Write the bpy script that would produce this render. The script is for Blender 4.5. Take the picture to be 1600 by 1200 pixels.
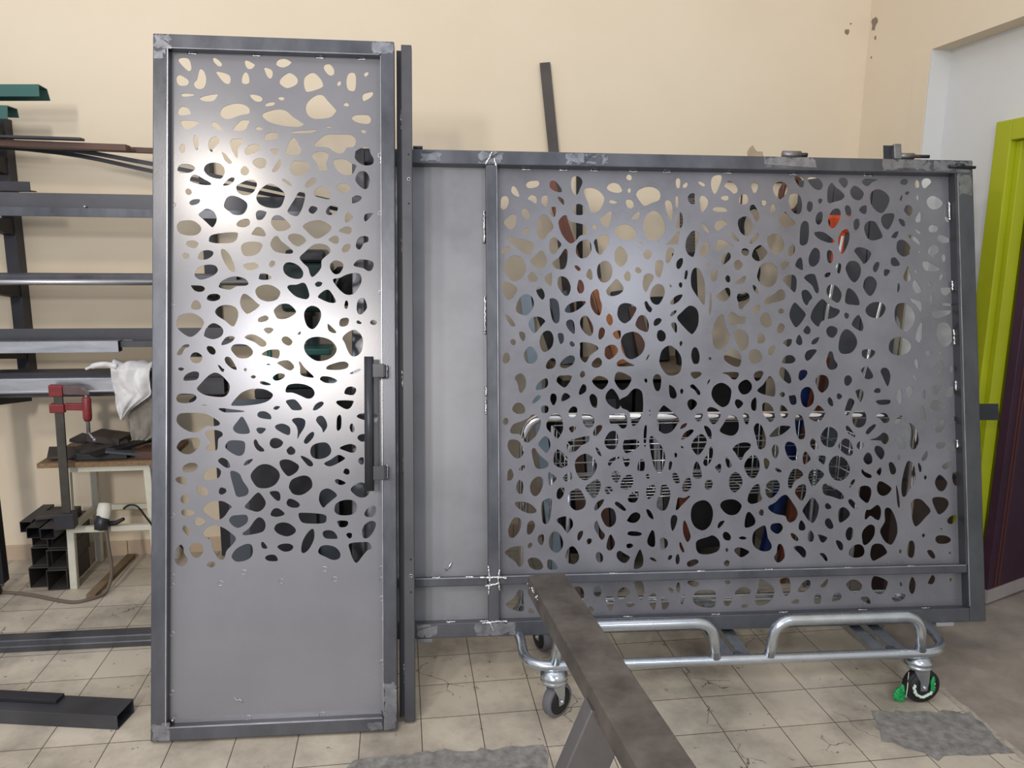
import bpy, math, random
from mathutils import Vector, Matrix
from mathutils.geometry import delaunay_2d_cdt
for o in list(bpy.data.objects): bpy.data.objects.remove(o)
S = bpy.context.scene
COL = S.collection
rnd = random.Random(7)

# ---------------- camera ----------------
CH = 1.5996
yaw, pit, rol = 0.14575, 0.18163, 0.01069
cy, sy, cp, sp = math.cos(yaw), math.sin(yaw), math.cos(pit), math.sin(pit)
fw = Vector((sy*cp, cy*cp, -sp)); r0 = Vector((cy, -sy, 0)); u0 = r0.cross(fw)
rt = r0*math.cos(rol) + u0*math.sin(rol); up = -r0*math.sin(rol) + u0*math.cos(rol)
cam = bpy.data.cameras.new('camera'); cam.lens = 27.0; cam.sensor_width = 36.0; cam.sensor_fit = 'HORIZONTAL'
co = bpy.data.objects.new('camera', cam); COL.objects.link(co)
M = Matrix.Identity(4)
for i in range(3):
    M[i][0] = rt[i]; M[i][1] = up[i]; M[i][2] = -fw[i]
M[0][3], M[1][3], M[2][3] = 0, 0, CH
co.matrix_world = M
S.camera = co

# ---------------- world, lamps, exposure ----------------
W = bpy.data.worlds.new('world'); S.world = W; W.use_nodes = True
bg = W.node_tree.nodes['Background']; bg.inputs[0].default_value = (0.88, 0.91, 1.0, 1); bg.inputs[1].default_value = 0.62
S.view_settings.view_transform = 'Standard'; S.view_settings.look = 'None'
S.view_settings.gamma = 1; S.view_settings.exposure = 0.18; S.view_settings.use_curve_mapping = False

def area(name, loc, target, sx, syy, power, color):
    l = bpy.data.lights.new(name, 'AREA'); l.shape = 'RECTANGLE'; l.size = sx; l.size_y = syy; l.energy = power; l.color = color
    o = bpy.data.objects.new(name, l); COL.objects.link(o); o.location = loc
    o.rotation_euler = (Vector(target) - Vector(loc)).to_track_quat('-Z', 'Y').to_euler()
    return o
area('lamp_key', (-1.46, -1.5, 2.45), (-0.1, 3.0, 1.5), 0.28, 0.28, 37, (0.97, 0.97, 1.0))
area('lamp_near', (-1.42, 0.41, 3.0), (-0.6, 3.0, 1.2), 0.22, 0.22, 19, (1.0, 0.90, 0.76))
area('lamp_back', (-1.50, -3.95, 3.0), (-0.1, 3.0, 1.0), 0.30, 0.30, 66, (1.0, 0.91, 0.78))
area('lamp_right', (1.51, -1.02, 3.0), (0.8, 3.0, 1.2), 0.26, 0.26, 14, (0.88, 0.93, 1.0))
area('ceiling_fill', (-0.7, 1.9, 3.8), (-0.7, 2.3, 0.0), 5.0, 1.8, 18, (1.0, 0.97, 0.94))  # soft overhead fill added to brighten the room, not an actual fitting

# ---------------- materials ----------------
def lin(c):
    return tuple(((v/255)/12.92 if v/255 <= 0.04045 else (((v/255)+0.055)/1.055)**2.4) for v in c) + (1,)
MATS = {}
def mat(name, rgb, rough=0.6, metal=0.0, noise=0.0, nscale=6.0, bump=0.0, bscale=200.0, rvar=0.0, rgb2=None, stretch=(1,1,1), spec=0.5, alpha=None):
    if name in MATS: return MATS[name]
    m = bpy.data.materials.new(name); m.use_nodes = True; nt = m.node_tree; N = nt.nodes; L = nt.links
    b = N['Principled BSDF']; b.inputs['Roughness'].default_value = rough; b.inputs['Metallic'].default_value = metal
    b.inputs['Specular IOR Level'].default_value = spec
    b.inputs['Base Color'].default_value = lin(rgb)
    tc = N.new('ShaderNodeTexCoord'); mp = N.new('ShaderNodeMapping'); mp.inputs['Scale'].default_value = stretch
    L.new(tc.outputs['Object'], mp.inputs['Vector'])
    if noise > 0 or rvar > 0:
        n = N.new('ShaderNodeTexNoise'); n.inputs['Scale'].default_value = nscale; n.inputs['Detail'].default_value = 6; n.inputs['Roughness'].default_value = 0.62
        L.new(mp.outputs[0], n.inputs['Vector'])
        rp = N.new('ShaderNodeValToRGB'); rp.color_ramp.elements[0].position = 0.32; rp.color_ramp.elements[1].position = 0.68
        c1 = lin(rgb); c2 = lin(rgb2) if rgb2 else tuple(v*(1-noise) for v in c1[:3]) + (1,)
        rp.color_ramp.elements[0].color = c2; rp.color_ramp.elements[1].color = c1
        L.new(n.outputs['Fac'], rp.inputs[0])
        if noise > 0: L.new(rp.outputs[0], b.inputs['Base Color'])
        if rvar > 0:
            mr = N.new('ShaderNodeMapRange'); mr.inputs['From Min'].default_value = 0.3; mr.inputs['From Max'].default_value = 0.7
            mr.inputs['To Min'].default_value = rough - rvar; mr.inputs['To Max'].default_value = rough + rvar
            L.new(n.outputs['Fac'], mr.inputs['Value']); L.new(mr.outputs[0], b.inputs['Roughness'])
    if bump > 0:
        n2 = N.new('ShaderNodeTexNoise'); n2.inputs['Scale'].default_value = bscale; n2.inputs['Detail'].default_value = 3
        L.new(mp.outputs[0], n2.inputs['Vector'])
        bp = N.new('ShaderNodeBump'); bp.inputs['Strength'].default_value = bump; bp.inputs['Distance'].default_value = 0.001
        L.new(n2.outputs['Fac'], bp.inputs['Height']); L.new(bp.outputs[0], b.inputs['Normal'])
    MATS[name] = m
    return m

SHEET = mat('rolled_sheet', (135, 135, 140), 0.25, 0.22, noise=0.14, nscale=2.2, bump=0.10, bscale=260, rvar=0.03)
SHEETG = mat('rolled_sheet_gate', (130, 130, 137), 0.29, 0.28, noise=0.30, nscale=3.6, bump=0.10, bscale=220, rvar=0.04)
PLAIN = mat('plain_sheet', (142, 143, 148), 0.36, 0.25, noise=0.20, nscale=3.5, bump=0.10, bscale=190, rvar=0.06)
TUBE = mat('mill_tube', (102, 104, 111), 0.32, 0.6, noise=0.38, nscale=7, stretch=(1, 1, 0.5), rvar=0.07, bump=0.1)
TUBED = mat('mill_tube_dark', (86, 87, 92), 0.42, 0.5, noise=0.3, nscale=4, rvar=0.08)
GROUND = mat('ground_steel', (150, 152, 158), 0.32, 0.8, noise=0.35, nscale=28, rvar=0.10, bump=0.5, bscale=60)
WELD = mat('weld_metal', (225, 225, 228), 0.22, 1.0, noise=0.3, nscale=90, bump=1.0, bscale=400)
BURN = mat('heat_stain', (70, 66, 66), 0.5, 0.6, noise=0.4, nscale=30)
ZINC = mat('zinc_tube', (205, 212, 220), 0.25, 0.95, noise=0.16, nscale=14, rvar=0.08)
ZINCD = mat('zinc_dull', (160, 166, 172), 0.4, 0.8, noise=0.25, nscale=25)
CHROME = mat('chrome', (225, 225, 228), 0.12, 1.0)
BLACKR = mat('black_rubber', (30, 30, 33), 0.6, 0, noise=0.3, nscale=20)
GREYR = mat('grey_rubber', (104, 104, 110), 0.65, 0)
BLACKP = mat('black_paint', (58, 60, 66), 0.36, 0.3, noise=0.3, nscale=8)
DARK = mat('dark_steel', (62, 62, 68), 0.5, 0.45, noise=0.3, nscale=6)
DARKER = mat('black_steel', (36, 36, 40), 0.55, 0.3, noise=0.35, nscale=6)
SLATE = mat('slate_paint', (78, 86, 96), 0.5, 0.1, noise=0.15, nscale=4)
RUSTY = mat('scaled_steel', (122, 115, 109), 0.42, 0.55, noise=0.45, nscale=9, rgb2=(78, 73, 70), rvar=0.1, bump=0.3, bscale=60)
BROWN = mat('brown_steel', (96, 70, 60), 0.55, 0.2, noise=0.35, nscale=8)
REDBR = mat('red_brown_wood', (112, 58, 36), 0.5, 0, noise=0.45, nscale=3, stretch=(12, 12, 1))
ORWOOD = mat('orange_wood', (178, 110, 58), 0.5, 0, noise=0.4, nscale=3, stretch=(12, 12, 1))
LBLUE = mat('pale_blue_board', (142, 160, 174), 0.5, 0.1, noise=0.1)
GREEN = mat('green_paint', (52, 98, 92), 0.42, 0.1, noise=0.2, nscale=5)
TEAL = mat('teal_paint', (46, 104, 98), 0.4, 0.1, noise=0.15)
DGREEN = mat('dark_green_paint', (24, 50, 46), 0.4, 0.1, noise=0.3)
BLUE = mat('blue_paint', (26, 46, 100), 0.35, 0.1, noise=0.15)
ORANGE = mat('orange_plastic', (226, 84, 34), 0.4, 0)
RED = mat('red_paint', (136, 50, 54), 0.45, 0.1, noise=0.3, nscale=30)
CREAM = mat('cream_paint', (214, 212, 196), 0.5, 0.0, noise=0.12, nscale=20)
CHIP = mat('chipboard', (150, 122, 92), 0.8, 0, noise=0.5, nscale=90)
RAG = mat('white_cloth', (236, 236, 238), 0.9, 0, noise=0.6, nscale=9, rgb2=(176, 174, 174))
RAG2 = mat('grey_cloth', (150, 144, 136), 0.9, 0, noise=0.4, nscale=14)
OFFC = mat('offcut_steel', (84, 80, 78), 0.55, 0.3, noise=0.3, nscale=9)
SCRAP = mat('scrap_steel', (84, 80, 80), 0.6, 0.4, noise=0.4, nscale=16)
WHITEP = mat('white_plastic', (222, 220, 210), 0.5, 0)
LIME = mat('lime_paint', (172, 180, 22), 0.45, 0, noise=0.1, nscale=3)
PURPLE = mat('purple_paint', (62, 30, 52), 0.45, 0, noise=0.35, nscale=2.5)
WSTRIP = mat('pale_strip', (168, 160, 158), 0.6, 0, noise=0.2)
GSTRAP = mat('green_film', (30, 170, 90), 0.35, 0, noise=0.3, nscale=60)
SKIRT = mat('skirting_tile', (206, 184, 160), 0.45, 0, noise=0.15, nscale=5)
ALU = mat('aluminium', (196, 198, 204), 0.3, 0.9, noise=0.2, nscale=5, stretch=(1, 8, 8), rvar=0.08)

def wall_mat(name, rgb, rgb2):
    m = mat(name, rgb, 0.85, 0, noise=0.1, nscale=0.9, rgb2=rgb2, bump=0.25, bscale=40)
    return m
WALL = wall_mat('beige_plaster', (231, 217, 194), (224, 209, 184))
WHITEW = wall_mat('white_plaster', (220, 221, 219), (210, 211, 210))
SCAR = mat('bare_plaster', (150, 136, 120), 0.95, 0, noise=0.3, nscale=40)

def floor_mat():
    m = bpy.data.materials.new('floor_tile'); m.use_nodes = True; nt = m.node_tree; N = nt.nodes; L = nt.links; b = N['Principled BSDF']
    tc = N.new('ShaderNodeTexCoord'); mp = N.new('ShaderNodeMapping'); mp.inputs['Location'].default_value = (-0.049, -2.787, 0)
    L.new(tc.outputs['Object'], mp.inputs[0])
    wn = N.new('ShaderNodeTexNoise'); wn.inputs['Scale'].default_value = 5; L.new(mp.outputs[0], wn.inputs['Vector'])
    br = N.new('ShaderNodeTexBrick'); br.offset = 0.0; br.squash = 1; br.inputs['Scale'].default_value = 1
    br.inputs['Brick Width'].default_value = 0.2; br.inputs['Row Height'].default_value = 0.2; br.inputs['Mortar Size'].default_value = 0.0018; br.inputs['Mortar Smooth'].default_value = 0.3
    br.inputs['Color1'].default_value = lin((204, 194, 177)); br.inputs['Color2'].default_value = lin((192, 182, 165)); br.inputs['Mortar'].default_value = lin((92, 80, 70))
    L.new(mp.outputs[0], br.inputs['Vector'])
    # grime in large patches
    n1 = N.new('ShaderNodeTexNoise'); n1.inputs['Scale'].default_value = 2.1; n1.inputs['Detail'].default_value = 9; n1.inputs['Roughness'].default_value = 0.68
    L.new(mp.outputs[0], n1.inputs['Vector'])
    r1 = N.new('ShaderNodeValToRGB'); r1.color_ramp.elements[0].position = 0.34; r1.color_ramp.elements[1].position = 0.56
    r1.color_ramp.elements[0].color = (0.50, 0.49, 0.50, 1); r1.color_ramp.elements[1].color = (1, 1, 1, 1)
    L.new(n1.outputs['Fac'], r1.inputs[0])
    mx = N.new('ShaderNodeMix'); mx.data_type = 'RGBA'; mx.blend_type = 'MULTIPLY'; mx.inputs[0].default_value = 1
    L.new(br.outputs['Color'], mx.inputs[6]); L.new(r1.outputs[0], mx.inputs[7])
    # hairline cracks and black specks
    dn = N.new('ShaderNodeTexNoise'); dn.inputs['Scale'].default_value = 9; dn.inputs['Detail'].default_value = 4; L.new(mp.outputs[0], dn.inputs['Vector'])
    ad = N.new('ShaderNodeMix'); ad.data_type = 'VECTOR'; ad.inputs[0].default_value = 0.10
    L.new(mp.outputs[0], ad.inputs[4]); L.new(dn.outputs['Color'], ad.inputs[5])
    vo = N.new('ShaderNodeTexVoronoi'); vo.feature = 'DISTANCE_TO_EDGE'; vo.inputs['Scale'].default_value = 6.5; L.new(ad.outputs[1], vo.inputs['Vector'])
    cr = N.new('ShaderNodeMath'); cr.operation = 'LESS_THAN'; cr.inputs[1].default_value = 0.008; L.new(vo.outputs['Distance'], cr.inputs[0])
    n3 = N.new('ShaderNodeTexNoise'); n3.inputs['Scale'].default_value = 2.6; n3.inputs['Detail'].default_value = 3; L.new(mp.outputs[0], n3.inputs['Vector'])
    g3 = N.new('ShaderNodeMath'); g3.operation = 'GREATER_THAN'; g3.inputs[1].default_value = 0.585; L.new(n3.outputs['Fac'], g3.inputs[0])
    mu = N.new('ShaderNodeMath'); mu.operation = 'MULTIPLY'; L.new(cr.outputs[0], mu.inputs[0]); L.new(g3.outputs[0], mu.inputs[1])
    n4 = N.new('ShaderNodeTexNoise'); n4.inputs['Scale'].default_value = 22; n4.inputs['Detail'].default_value = 5; n4.inputs['Roughness'].default_value = 0.7; L.new(mp.outputs[0], n4.inputs['Vector'])
    g4 = N.new('ShaderNodeMath'); g4.operation = 'GREATER_THAN'; g4.inputs[1].default_value = 0.66; L.new(n4.outputs['Fac'], g4.inputs[0])
    mxx = N.new('ShaderNodeMath'); mxx.operation = 'MAXIMUM'; L.new(mu.outputs[0], mxx.inputs[0]); L.new(g4.outputs[0], mxx.inputs[1])
    sc = N.new('ShaderNodeMath'); sc.operation = 'MULTIPLY'; sc.inputs[1].default_value = 0.75; L.new(mxx.outputs[0], sc.inputs[0])
    m2 = N.new('ShaderNodeMix'); m2.data_type = 'RGBA'; L.new(sc.outputs[0], m2.inputs[0]); L.new(mx.outputs[2], m2.inputs[6]); m2.inputs[7].default_value = lin((72, 64, 60))
    L.new(m2.outputs[2], b.inputs['Base Color']); b.inputs['Roughness'].default_value = 0.5
    bp = N.new('ShaderNodeBump'); bp.inputs['Strength'].default_value = 0.4; bp.inputs['Distance'].default_value = 0.002; bp.invert = True
    L.new(br.outputs['Fac'], bp.inputs['Height']); L.new(bp.outputs[0], b.inputs['Normal'])
    return m
FLOOR = floor_mat()
CONC = mat('concrete', (170, 158, 145), 0.8, 0, noise=0.4, nscale=4, rgb2=(126, 117, 110), bump=0.6, bscale=60)
PATCH = mat('cement_patch', (150, 147, 142), 0.9, 0, noise=0.4, nscale=30, rgb2=(108, 105, 103), bump=1.0, bscale=120)
LIP = mat('cement_edge', (186, 174, 160), 0.9, 0, noise=0.4, nscale=30)

# ---------------- mesh helpers ----------------
class MB:
    def __init__(s): s.v = []; s.f = []; s.sm = []
    def add(s, vs, fs, smooth=False):
        k = len(s.v); s.v += [tuple(v) for v in vs]
        for f in fs: s.f.append(tuple(i+k for i in f)); s.sm.append(smooth)
        return s
    def box(s, x0, x1, y0, y1, z0, z1, m=None):
        vs = [Vector((x, y, z)) for z in (z0, z1) for y in (y0, y1) for x in (x0, x1)]
        if m is not None: vs = [m @ v for v in vs]
        return s.add(vs, [(0,2,3,1), (4,5,7,6), (0,1,5,4), (2,6,7,3), (0,4,6,2), (1,3,7,5)])
    def beam(s, a, b, w, h, side=(0, 0, 1)):
        a = Vector(a); b = Vector(b); d = (b-a).normalized(); sd = Vector(side); x = d.cross(sd).normalized(); z = x.cross(d)
        vs = []
        for p in (a, b):
            for i, j in ((-1,-1), (1,-1), (1,1), (-1,1)): vs.append(p + x*i*w/2 + z*j*h/2)
        return s.add(vs, [(3,2,1,0), (4,5,6,7), (0,1,5,4), (1,2,6,5), (2,3,7,6), (3,0,4,7)])
    def hollow(s, a, b, w, h, t=0.003, side=(0, 0, 1)):
        """rectangular tube, open at both ends"""
        a = Vector(a); b = Vector(b); d = (b-a).normalized(); x = d.cross(Vector(side)).normalized(); z = x.cross(d)
        vs = []
        for p in (a, b):
            for ww, hh in ((w/2, h/2), (w/2-t, h/2-t)):
                for i, j in ((-1,-1), (1,-1), (1,1), (-1,1)): vs.append(p + x*i*ww + z*j*hh)
        fs = []
        for k in range(4):
            n = (k+1) % 4
            fs += [(k, n, 8+n, 8+k), (4+n, 4+k, 12+k, 12+n), (n, k, 4+k, 4+n), (8+k, 8+n, 12+n, 12+k)]
        return s.add(vs, fs)
    def profile(s, pts, a, b, side=(0, 0, 1), closed=True):
        """extrude a closed 2D outline (x across, z up) from a to b, capped"""
        a = Vector(a); b = Vector(b); d = (b-a).normalized(); x = d.cross(Vector(side)).normalized(); z = x.cross(d)
        n = len(pts); vs = [p + x*q[0] + z*q[1] for p in (a, b) for q in pts]
        fs = [(k, (k+1) % n, n+(k+1) % n, n+k) for k in range(n)] + [tuple(range(n))[::-1], tuple(range(n, 2*n))]
        return s.add(vs, fs)
    def tube(s, pts, r, n=12, caps=True, closed=False):
        pts = [Vector(p) for p in pts]; m = len(pts); rs = r if isinstance(r, (list, tuple)) else [r]*m
        vs = []; prev = None
        for i, p in enumerate(pts):
            if closed: t = pts[(i+1) % m] - pts[i-1]
            else: t = pts[min(i+1, m-1)] - pts[max(i-1, 0)]
            t.normalize()
            if prev is None:
                a = Vector((0, 0, 1)) if abs(t.z) < 0.9 else Vector((1, 0, 0)); x = t.cross(a).normalized()
            else:
                x = (prev - t*prev.dot(t)).normalized()
            prev = x; y = t.cross(x)
            for k in range(n):
                a = 2*math.pi*k/n; vs.append(p + (x*math.cos(a) + y*math.sin(a))*rs[i])
        fs = []
        for i in range(m if closed else m-1):
            j = (i+1) % m
            for k in range(n): fs.append((i*n+k, i*n+(k+1) % n, j*n+(k+1) % n, j*n+k))
        if caps and not closed: fs += [tuple(range(n))[::-1], tuple((m-1)*n+k for k in range(n))]
        return s.add(vs, fs, True)
    def lathe(s, prof, o, axis=(0, 0, 1), n=32):
        """prof: (radius, along)"""
        o = Vector(o); t = Vector(axis).normalized(); a = Vector((0, 0, 1)) if abs(t.z) < 0.9 else Vector((1, 0, 0)); x = t.cross(a).normalized(); y = t.cross(x)
        vs = [o + t*h + (x*math.cos(2*math.pi*k/n) + y*math.sin(2*math.pi*k/n))*r for r, h in prof for k in range(n)]
        fs = [(i*n+k, i*n+(k+1) % n, (i+1)*n+(k+1) % n, (i+1)*n+k) for i in range(len(prof)-1) for k in range(n)]
        if prof[0][0] > 1e-5: fs.append(tuple(range(n))[::-1])
        if prof[-1][0] > 1e-5: fs.append(tuple((len(prof)-1)*n+k for k in range(n)))
        return s.add(vs, fs, True)
    def blob(s, c, r, seed=0, amp=0.25, nu=16, nv=10, sq=(1, 1, 1)):
        q = random.Random(seed); ph = [q.uniform(0, 6.28) for _ in range(6)]
        vs = []; fs = []
        for i in range(nv+1):
            th = math.pi*i/nv
            for k in range(nu):
                a = 2*math.pi*k/nu; d = Vector((math.sin(th)*math.cos(a), math.sin(th)*math.sin(a), math.cos(th)))
                rr = r*(1 + amp*(math.sin(3*d.x+ph[0]+2*d.z)+math.sin(4*d.y+ph[1])+math.sin(5*d.z+ph[2]+3*d.x))/3)
                vs.append(Vector(c) + Vector((d.x*sq[0], d.y*sq[1], d.z*sq[2]))*rr)
        for i in range(nv):
            for k in range(nu): fs.append((i*nu+k, i*nu+(k+1) % nu, (i+1)*nu+(k+1) % nu, (i+1)*nu+k))
        return s.add(vs, fs, True)
    def build(s, name, m, parent=None, bevel=0.0):
        me = bpy.data.meshes.new(name); me.from_pydata(s.v, [], s.f); me.materials.append(m)
        me.polygons.foreach_set('use_smooth', s.sm); me.validate(); me.update()
        import bmesh
        bm = bmesh.new(); bm.from_mesh(me)
        if not getattr(s, 'raw', False): bmesh.ops.recalc_face_normals(bm, faces=bm.faces)
        bm.to_mesh(me); bm.free()
        o = bpy.data.objects.new(name, me); COL.objects.link(o)
        if parent is not None: o.parent = parent
        if bevel > 0:
            b = o.modifiers.new('bevel', 'BEVEL'); b.width = bevel; b.segments = 2; b.limit_method = 'ANGLE'; b.angle_limit = math.radians(40)
            b.harden_normals = False
        return o
def tag(o, label, cat, group=None):
    o['label'] = label; o['category'] = cat
    if group: o['group'] = group
    return o
def struct(o): o['kind'] = 'structure'; return o
def thing(name, label, cat, loc=(0, 0, 0), group=None, rot=None):
    o = bpy.data.objects.new(name, None); o.empty_display_size = 0.05; COL.objects.link(o); o.location = loc
    if rot is not None: o.rotation_euler = rot
    return tag(o, label, cat, group)
def leaning(name, label, cat, loc, a, l):
    """thing with local x along the leaf, local y into the wall, local z up the leaning face"""
    o = thing(name, label, cat, loc); o.rotation_euler = (Matrix.Rotation(a, 3, 'Z') @ Matrix.Rotation(-l, 3, 'X')).to_euler(); return o
def smooth_arc(pts, rad, n=7):
    """polyline with rounded corners"""
    P = [Vector(p) for p in pts]; out = [P[0]]
    for i in range(1, len(P)-1):
        a = (P[i-1]-P[i]).normalized(); b = (P[i+1]-P[i]).normalized(); p0 = P[i]+a*rad; p1 = P[i]+b*rad
        for k in range(n+1):
            t = k/n; out.append(p0*(1-t)**2 + P[i]*2*t*(1-t) + p1*t*t)
    out.append(P[-1]); return out
def spline(pts, n=4, closed=True):
    out = []; m = len(pts)
    for i in range(m if closed else m-1):
        if closed: p0, p1, p2, p3 = pts[i-1], pts[i], pts[(i+1) % m], pts[(i+2) % m]
        else: p0, p1, p2, p3 = pts[max(i-1, 0)], pts[i], pts[i+1], pts[min(i+2, m-1)]
        for k in range(n):
            t = k/n
            out.append(tuple(0.5*((2*b)+(-a+c)*t+(2*a-5*b+4*c-d)*t*t+(-a+3*b-3*c+d)*t**3) for a, b, c, d in zip(p0, p1, p2, p3)))
    if not closed: out.append(tuple(pts[-1]))
    return out
def decode(txt):
    hs = []
    for l in txt.strip().split('\n'):
        q = list(map(int, l.split())); x, y = q[0], q[1]; p = [(x/1000, y/1000)]
        for k in range(2, len(q), 2):
            x += q[k]; y += q[k+1]; p.append((x/1000, y/1000))
        hs.append(p)
    return hs
def perforated(outer, holes, t):
    """sheet in local xz, thickness t towards +y, with smooth cut-outs"""
    verts = [Vector(p) for p in outer]; faces = [list(range(len(outer)))]
    for h in holes:
        p = spline(h, 3)
        if sum(p[i-1][0]*p[i][1]-p[i][0]*p[i-1][1] for i in range(len(p))) < 0: p = p[::-1]
        k = len(verts); verts += [Vector(q) for q in p]; faces.append(list(range(k, k+len(p))))
    v2, e2, f2, ov, oe, of = delaunay_2d_cdt(verts, [], faces, 0, 1e-6)
    keep = [f for f, o in zip(f2, of) if 0 in o and len(o) == 1]
    mb = MB(); mb.raw = True; n = len(v2)
    mb.v = [(p.x, 0, p.y) for p in v2] + [(p.x, t, p.y) for p in v2]
    cnt = {}
    for f in keep:
        a = sum(v2[f[i]].x*v2[f[(i+1) % 3]].y - v2[f[(i+1) % 3]].x*v2[f[i]].y for i in range(3))
        f = tuple(f) if a > 0 else tuple(f)[::-1]
        mb.f.append(f); mb.f.append(tuple(i+n for i in f[::-1])); mb.sm += [False, False]
        for i in range(3):
            e = (f[i], f[(i+1) % 3]); cnt[e] = 1
    for (a, b) in list(cnt):
        if (b, a) not in cnt: mb.f.append((b, a, a+n, b+n)); mb.sm.append(False)
    return mb

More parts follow.
